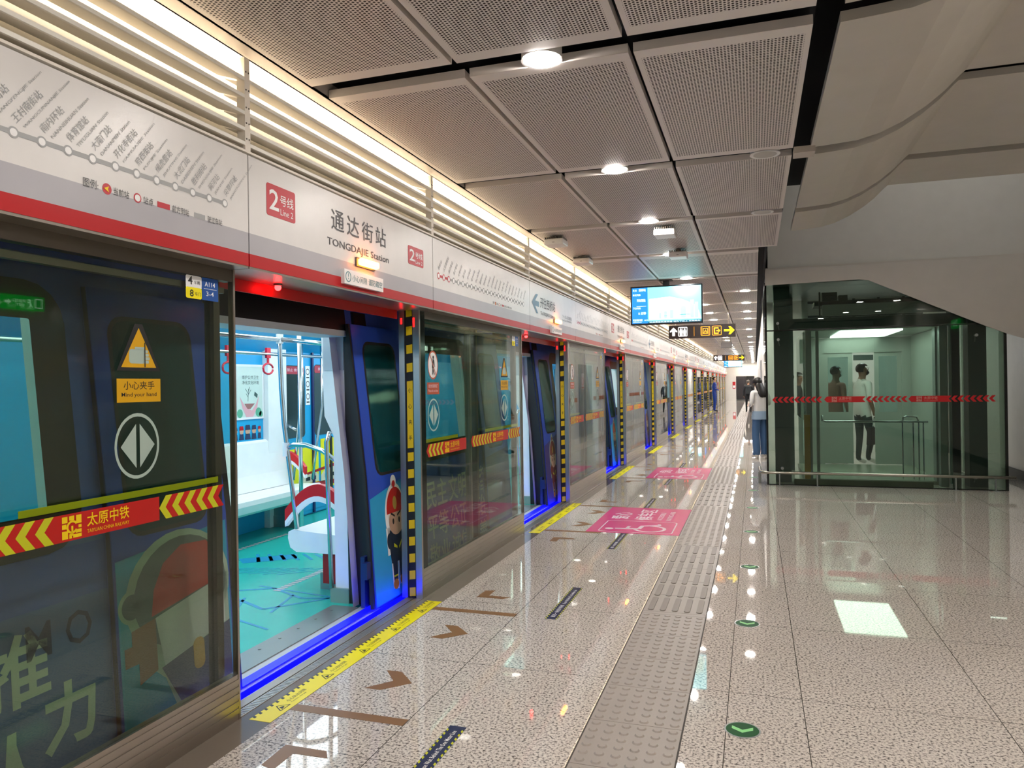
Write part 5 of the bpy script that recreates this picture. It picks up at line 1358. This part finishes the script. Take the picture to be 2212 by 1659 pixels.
gl.build('band_lettering', mat('band_pink', '#e0968c', .5), t)
g = G(); ar = P((0, LY - .003, 0), (1, 0, 0), (0, 0, 1))
# low steel rail in front of the lift
t = thing('guard_rail', 'low stainless steel guard rail on posts in front of the glass lift', 'guard rail', (1.66, 11.2, 0))
RY = 11.30
g = G(); g.tube([(.05, 11.95, .185), (.06, 11.42, .185), (.09, RY + .02, .185), (.14, RY, .185), (2.20, RY, .185), (3.24, RY, .185)], .022, 10); g.build('rail', mat('rail_steel', '#b3afa2', .25, metal=.85), t, smooth=True)
for x in (.318, .82, 2.545, 3.01):
    g = G(); g.box(x - .008, x + .008, RY - .012, RY + .012, 0, .17); g.box(x - .03, x + .03, RY - .03, RY + .03, 0, .006); g.build('rail_post', STEELG, t)
g = G(); g.box(.03, .07, 11.5, 11.56, 0, .17); g.build('rail_post', STEELG, t)

# prints and door on the white block seen in the glass
t = thing('service_door', 'grey service door with a round notice on the white platform block', 'door', (.17, 21.0, 0))
g = G(); g.box(.150, .169, 20.2, 21.9, 0, 2.05); g.build('leaf', mat('service_grey', '#8c9193', .4), t)
sp = P((.149, 21.9, 0), (0, -1, 0), (0, 0, 1))
g = G(); g.slab(sp, [(1.1, 1.35), (1.4, 1.35), (1.4, 1.8), (1.1, 1.8)], 0, .002); nt_ = g.build('notice', PUREWHITE, t)
g = G(); g.ring(sp, 1.25, 1.57, .09, .115, .003); g.rect(sp, 1.12, 1.38, 1.37, 1.42, .003); g.build('red_ring', RED, nt_)
for i, (a, b) in enumerate(((17.4, 20.0), (22.2, 28.0), (29.0, 34.0))):
    g = G(); g.box(.160, .168, a, b, 1.0, 1.12)
    o = tag(g.build('orange_band', mat('band_orange', '#c4714a', .5), base=(.165, (a + b) / 2, 1.06)), f'orange warning band along the white block, {["nearest", "middle", "farthest"][i]} stretch', 'band', 'orange bands on the white block')

# ------------------------------------------------------------------ people
def skin_mesh(verts, edges, root=0, sub=2):
    """grow a surface over a skeleton: verts are (x, y, z, rx, ry)"""
    me = bpy.data.meshes.new('skeleton'); me.from_pydata([v[:3] for v in verts], edges, []); me.update()
    ob = bpy.data.objects.new('skeleton', me); COL.objects.link(ob)
    ob.modifiers.new('Skin', 'SKIN')
    sk = me.skin_vertices[0].data
    for i, v in enumerate(verts):
        sk[i].radius = (v[3], v[4] if len(v) > 4 else v[3]); sk[i].use_root = (i == root)
    ob.modifiers['Skin'].use_smooth_shade = True
    m = ob.modifiers.new('Sub', 'SUBSURF'); m.levels = sub; m.render_levels = sub
    dg = bpy.context.evaluated_depsgraph_get(); ev = ob.evaluated_get(dg); em = ev.to_mesh()
    vs = [p.co.copy() for p in em.vertices]; fs = [tuple(p.vertices) for p in em.polygons]
    ev.to_mesh_clear(); bpy.data.objects.remove(ob); bpy.data.meshes.remove(me)
    return vs, fs
def segd(p, a, b):
    ab = b - a; t = max(0, min(1, (p - a).dot(ab) / max(ab.length_squared, 1e-9))); return (p - a - ab * t).length
DEF = dict(pelvis=(0, 0, .95), waist=(0, .0, 1.10), chest=(0, .0, 1.32), neck=(0, .0, 1.50), h0=(0, .015, 1.575), h1=(0, .02, 1.655), h2=(0, .012, 1.715),
           shl=(-.175, 0, 1.44), ell=(-.235, -.03, 1.17), wrl=(-.235, .05, .93), hal=(-.232, .075, .86),
           shr=(.175, 0, 1.44), elr=(.235, -.03, 1.17), wrr=(.235, .05, .93), har=(.232, .075, .86),
           hil=(-.09, 0, .90), knl=(-.10, .02, .50), anl=(-.10, -.02, .09), tol=(-.115, .15, .035),
           hir=(.09, 0, .90), knr=(.10, .02, .50), anr=(.10, -.02, .09), tor=(.115, .15, .035))
RAD = dict(pelvis=(.155, .115), waist=(.135, .10), chest=(.155, .11), neck=(.052, .052), h0=(.060, .070), h1=(.078, .095), h2=(.058, .070),
           shl=(.062, .06), ell=(.043, .043), wrl=(.030, .027), hal=(.036, .018), shr=(.062, .06), elr=(.043, .043), wrr=(.030, .027), har=(.036, .018),
           hil=(.098, .09), knl=(.062, .062), anl=(.042, .045), tol=(.040, .028), hir=(.098, .09), knr=(.062, .062), anr=(.042, .045), tor=(.040, .028))
BONES = [('pelvis', 'waist', 'top'), ('waist', 'chest', 'top'), ('chest', 'neck', 'top'), ('neck', 'h0', 'skin'), ('h0', 'h1', 'skin'), ('h1', 'h2', 'skin'),
         ('chest', 'shl', 'top'), ('shl', 'ell', 'top'), ('ell', 'wrl', 'sleeve'), ('wrl', 'hal', 'skin'), ('chest', 'shr', 'top'), ('shr', 'elr', 'top'), ('elr', 'wrr', 'sleeve'), ('wrr', 'har', 'skin'),
         ('pelvis', 'hil', 'bottom'), ('hil', 'knl', 'bottom'), ('knl', 'anl', 'bottom'), ('anl', 'tol', 'shoe'), ('pelvis', 'hir', 'bottom'), ('hir', 'knr', 'bottom'), ('knr', 'anr', 'bottom'), ('anr', 'tor', 'shoe')]
def person(label, x, y, face, height, cols, pose={}, rad={}, hair='short', hem=.90, extras=None):
    """face: heading of the nose in degrees from +Y towards +X"""
    J = {k: Vector(pose.get(k, v)) for k, v in DEF.items()}; R = dict(RAD); R.update(rad)
    names = list(J); idx = {n: i for i, n in enumerate(names)}
    vs, fs = skin_mesh([(*J[n], *R[n]) for n in names], [(idx[a], idx[b]) for a, b, _ in BONES], idx['pelvis'])
    k = height / 1.77; T = Matrix.Translation((x, y, 0)) @ Matrix.Rotation(-math.radians(face), 4, 'Z') @ Matrix.Scale(k, 4)
    order = ['top', 'bottom', 'skin', 'shoe', 'sleeve']
    mats = [cols['top'], cols['bottom'], cols['skin'], cols['shoe'], cols.get('sleeve', cols['top'])]
    g = G()
    for f in fs:
        c = sum((vs[i] for i in f), Vector()) / len(f)
        best = min(BONES, key=lambda b: segd(c, J[b[0]], J[b[1]]) - .5 * (R[b[0]][0] + R[b[1]][0]))
        m = best[2]
        if m in ('top', 'bottom') and best[0] in ('pelvis', 'waist', 'hil', 'hir', 'chest'): m = 'top' if c.z > hem else 'bottom'
        if best[0] == 'chest' and best[1] == 'neck' and c.z > J['neck'].z + .0: m = 'skin'
        if m == 'bottom' and c.z < .075: m = 'shoe'
        g.f.append(tuple(f)); g.m.append(order.index(m))
    g.v = [tuple(T @ v) for v in vs]
    # fingers, rooted in the palm
    for s in 'lr':
        w_, h_ = J['wr' + s], J['ha' + s]; d = (h_ - w_).normalized(); sd = Vector((0, 1, 0)); sd = (sd - d * sd.dot(d)).normalized(); inn = d.cross(sd) * (1 if s == 'l' else -1)
        for j in range(4):
            o = h_ + sd * (.024 - .016 * j) + d * .005; L = (.070, .078, .073, .058)[j]
            p1 = o + d * L * .45 + inn * .006; p2 = o + d * L * .80 + inn * .022; p3 = o + d * L + inn * .036
            a, b = skin_mesh([(*o, .010), (*p1, .009), (*p2, .0085), (*p3, .007)], [(0, 1), (1, 2), (2, 3)], 0, 1)
            g.add([T @ q for q in a], b, 2)
        o = w_ + (h_ - w_) * .45 + sd * .026; a, b = skin_mesh([(*o, .012), (*(o + sd * .022 + d * .022 + inn * .008), .0105), (*(o + sd * .028 + d * .050 + inn * .018), .008)], [(0, 1), (1, 2)], 0, 1)
        g.add([T @ q for q in a], b, 2)
    base = (x, y, 0)
    body = g.build('person', mats, base=base, smooth=True)
    tag(body, label, 'person')
    # head: ears, nose, eyes, brows, mouth, hair
    hc = J['h1']; ax = (J['h2'] - J['h0']).normalized(); fw = Vector((0, 1, 0)); fw = (fw - ax * fw.dot(ax)).normalized()
    if 'look' in pose: fw = Vector(pose['look']).normalized(); fw = (fw - ax * fw.dot(ax)).normalized()
    rt = fw.cross(ax); HM = Matrix((rt, fw, ax)).transposed()
    hp = lambda a, b, c: T @ (hc + rt * a + fw * b + ax * c)
    g = G(); g.ball(hp(0, .098, -.015), .013 * k, .018 * k, .022 * k, nu=8, nv=6)
    for sx in (-1, 1): g.ball(hp(.082 * sx, -.005, -.010), .010 * k, .022 * k, .032 * k, nu=8, nv=6)
    g.build('nose_and_ears', cols['skin'], body, smooth=True)
    g = G()
    for sx in (-1, 1): g.ball(hp(.033 * sx, .088, .012), .012 * k, .006 * k, .006 * k, nu=8, nv=6); g.ball(hp(.034 * sx, .088, .032), .019 * k, .006 * k, .004 * k, nu=8, nv=5)
    g.build('eyes', INK, body, smooth=True)
    if not cols.get('mask'):
        g = G(); g.ball(hp(0, .088, -.055), .024 * k, .006 * k, .006 * k, nu=8, nv=5); g.build('mouth', mat('lips', '#9a5a50', .5), body, smooth=True)
    else:
        g = G(); g.ball(hp(0, .03, -.048), .082 * k, .078 * k, .050 * k, nu=14, nv=8, keep=lambda v: v.y > .0, M=(T.to_3x3().normalized() @ HM)); g.build('face_mask', cols['mask'], body, smooth=True)
    M3 = T.to_3x3().normalized() @ HM
    g = G()
    if hair == 'short':
        g.ball(hp(0, -.012, .028), .094 * k, .112 * k, .098 * k, nu=20, nv=14, M=M3, keep=lambda v: v.z > .030 * k + .25 * max(0, v.y) or (v.y < -.035 * k and v.z > -.062 * k))
    else:
        g.ball(hp(0, -.012, .022), .100 * k, .116 * k, .104 * k, nu=20, nv=14, M=M3, keep=lambda v: v.z > .03 * k + .2 * max(0, v.y) or (v.y < .03 * k and v.z > -.09 * k))
        a = [hc + ax * .02 - fw * .055, hc - ax * .10 - fw * .075, hc - ax * .24 - fw * .10, hc - ax * .36 - fw * .11]
        if extras and 'hairfall' in extras: a = [Vector(q) for q in extras['hairfall']]
        p, f = skin_mesh([(*a[0], .085, .06), (*a[1], .105, .06), (*a[2], .11, .055), (*a[3], .07, .03)], [(0, 1), (1, 2), (2, 3)], 0, 2)
        g.add([T @ q for q in p], f)
    g.build('hair', cols['hair'], body, smooth=True)
    return body, T, J, k
HAIRB = mat('hair_black', '#17130f', .45); HAIRG = mat('hair_grey', '#6b645c', .6)
SK = mat('skin', '#c99a7d', .5, var=.03)
SUIT = mat('suit_blue', '#1f3a8e', .6); SHB = mat('shoe_black', '#141414', .4)
dark = mat('cloth_charcoal', '#24262a', .7); trous = mat('cloth_black', '#18191c', .7)
wht = mat('cloth_white', '#e9e6e2', .7); jean = mat('denim', '#41638c', .75); jeanl = mat('denim_light', '#8fa6bd', .75)

b, T, J, k = person('person in a blue suit standing beside the far striped door edges, facing the platform', -1.94, 38.6, 75, 1.76,
           dict(top=SUIT, bottom=SUIT, skin=SK, shoe=SHB, hair=HAIRB), dict(ell=(-.22, -.05, 1.18), wrl=(-.10, .17, 1.14), hal=(-.04, .20, 1.15), elr=(.22, -.05, 1.18), wrr=(.10, .18, 1.10), har=(.04, .21, 1.10)))
g = G(); g.slab(P(T @ Vector((0, .118, 0)), T.to_3x3() @ Vector((-1, 0, 0)), (0, 0, 1)), [(-.05, 1.46 * k), (.05, 1.46 * k), (0, 1.22 * k)], -.004, .006); g.build('shirt_front', wht, b)

b, T, J, k = person('person in dark clothes with a backpack walking away beside the tactile paving', -.30, 37.2, -4, 1.58,
           dict(top=dark, bottom=trous, skin=SK, shoe=SHB, hair=HAIRG), dict(knl=(-.10, .10, .52), anl=(-.10, .14, .11), tol=(-.11, .31, .05), knr=(.10, -.02, .50), anr=(.10, -.17, .12), tor=(.11, -.02, .04)), dict(pelvis=(.17, .125), chest=(.175, .125)))
g = G(); g.bevbox(-.15, .15, -.27, -.11, 1.02, 1.46, .04); g.v = [tuple(T @ Vector(v)) for v in g.v]; bp_ = g.build('backpack', mat('bag_dark', '#2f3436', .6), b)
g = G()
for sx in (-1, 1): g.tube([(.10 * sx, -.12, 1.44), (.12 * sx, .02, 1.50), (.13 * sx, .12, 1.38), (.13 * sx, .08, 1.15), (.11 * sx, -.12, 1.06)], .014, 6)
g.v = [tuple(T @ Vector(v)) for v in g.v]; g.build('straps', mat('bag_dark', '#2f3436', .6), bp_)

b, T, J, k = person('person with long black hair, white blouse and blue jeans standing left behind the lift', .085, 15.3, -35, 1.60,
           dict(top=wht, bottom=jean, skin=SK, shoe=wht, hair=HAIRB), dict(h0=(0, .05, 1.555), h1=(0, .085, 1.625), h2=(0, .085, 1.69), wrl=(-.10, .22, 1.12), hal=(-.06, .27, 1.14), wrr=(.10, .22, 1.12), har=(.05, .27, 1.15)),
           dict(knl=(.085, .085), anl=(.085, .09), knr=(.085, .085), anr=(.085, .09), pelvis=(.17, .13)), hair='long', hem=.96)
g = G(); n = 20; vs = []
for z, a, q in ((1.02, .165, .125), (.92, .185, .145), (.84, .19, .15)): vs += [(a * math.cos(2 * PI * i / n), q * math.sin(2 * PI * i / n), z) for i in range(n)]
g.add([T @ Vector(v) for v in vs], [(r * n + i, r * n + (i + 1) % n, (r + 1) * n + (i + 1) % n, (r + 1) * n + i) for r in range(2) for i in range(n)]); g.build('tied_shirt', jeanl, b, smooth=True)

b, T, J, k = person('person in a white T-shirt and dark trousers holding a black bag inside the glass lift', 1.80, 14.4, 60, 1.79,
           dict(top=wht, bottom=mat('cloth_slate', '#34413f', .7), skin=mat('skin_tan', '#8f6a55', .5), shoe=wht, hair=HAIRB, sleeve=mat('skin_tan', '#8f6a55', .5), mask=mat('mask_black', '#1d2022', .6)),
           dict(knr=(.11, .10, .52), anr=(.10, .02, .12), tor=(.12, .19, .05), h0=(0, .02, 1.575)), dict(chest=(.165, .12), waist=(.155, .12), pelvis=(.165, .125), shl=(.07, .065), shr=(.07, .065)), hem=.86)
hb = T @ (J['har'] + Vector((.0, 0, -.06)))
t = thing('handbag', 'black handbag hanging from the hand of the person in the lift', 'bag', (hb.x, hb.y, hb.z - .4))
g = G(); q = P(hb, (math.cos(.9), math.sin(.9), 0), (0, 0, 1)); g.slab(q, [(-.13, -.44), (.13, -.44), (.10, -.14), (-.10, -.14)], -.09, -.01); g.build('bag_body', trous, t)
g = G(); a = [q.at(-.07, -.12), q.at(-.05, -.02), q.at(0, .03), q.at(.05, -.02), q.at(.07, -.12)]; g.tube(a, .008, 6); g.build('handle', mat('strap_grey', '#b9c2bd', .5), t)

person('person in a pinkish top behind the left glass leaf of the lift door', 1.42, 14.9, 50, 1.76,
       dict(top=mat('cloth_salmon', '#c98a78', .7), bottom=trous, skin=mat('skin_shade', '#a98670', .5), shoe=SHB, hair=HAIRB, mask=wht))
person('person in dark clothes behind the dark left column of the glass lift', .62, 15.2, -90, 1.66,
       dict(top=dark, bottom=trous, skin=SK, shoe=SHB, hair=HAIRB))

# ------------------------------------------------------------------ area lights without fixtures
def area(name, loc, size, power, col=(1, 1, 1), rot=(0, 0, 0), sy=None):
    l = bpy.data.lights.new(name, 'AREA'); l.energy = power; l.size = size; l.color = col
    if sy: l.shape = 'RECTANGLE'; l.size_y = sy
    o = bpy.data.objects.new(name, l); o.location = loc; o.rotation_euler = rot; COL.objects.link(o); return o
area('well_fill', (2.6, 9.5, 6.1), 1.2, 28, (1, .97, .93))  # added fill that makes the cladding in the lift well visible
area('lobby_lamp', (2.0, 15.6, 2.95), .6, 30)  # added fill that brightens the space behind the lift
area('end_lamp', (-.6, 58, 2.9), 1.0, 60, (1, .95, .88))
for o in bpy.data.objects:
    if '_b' in o: del o['_b']
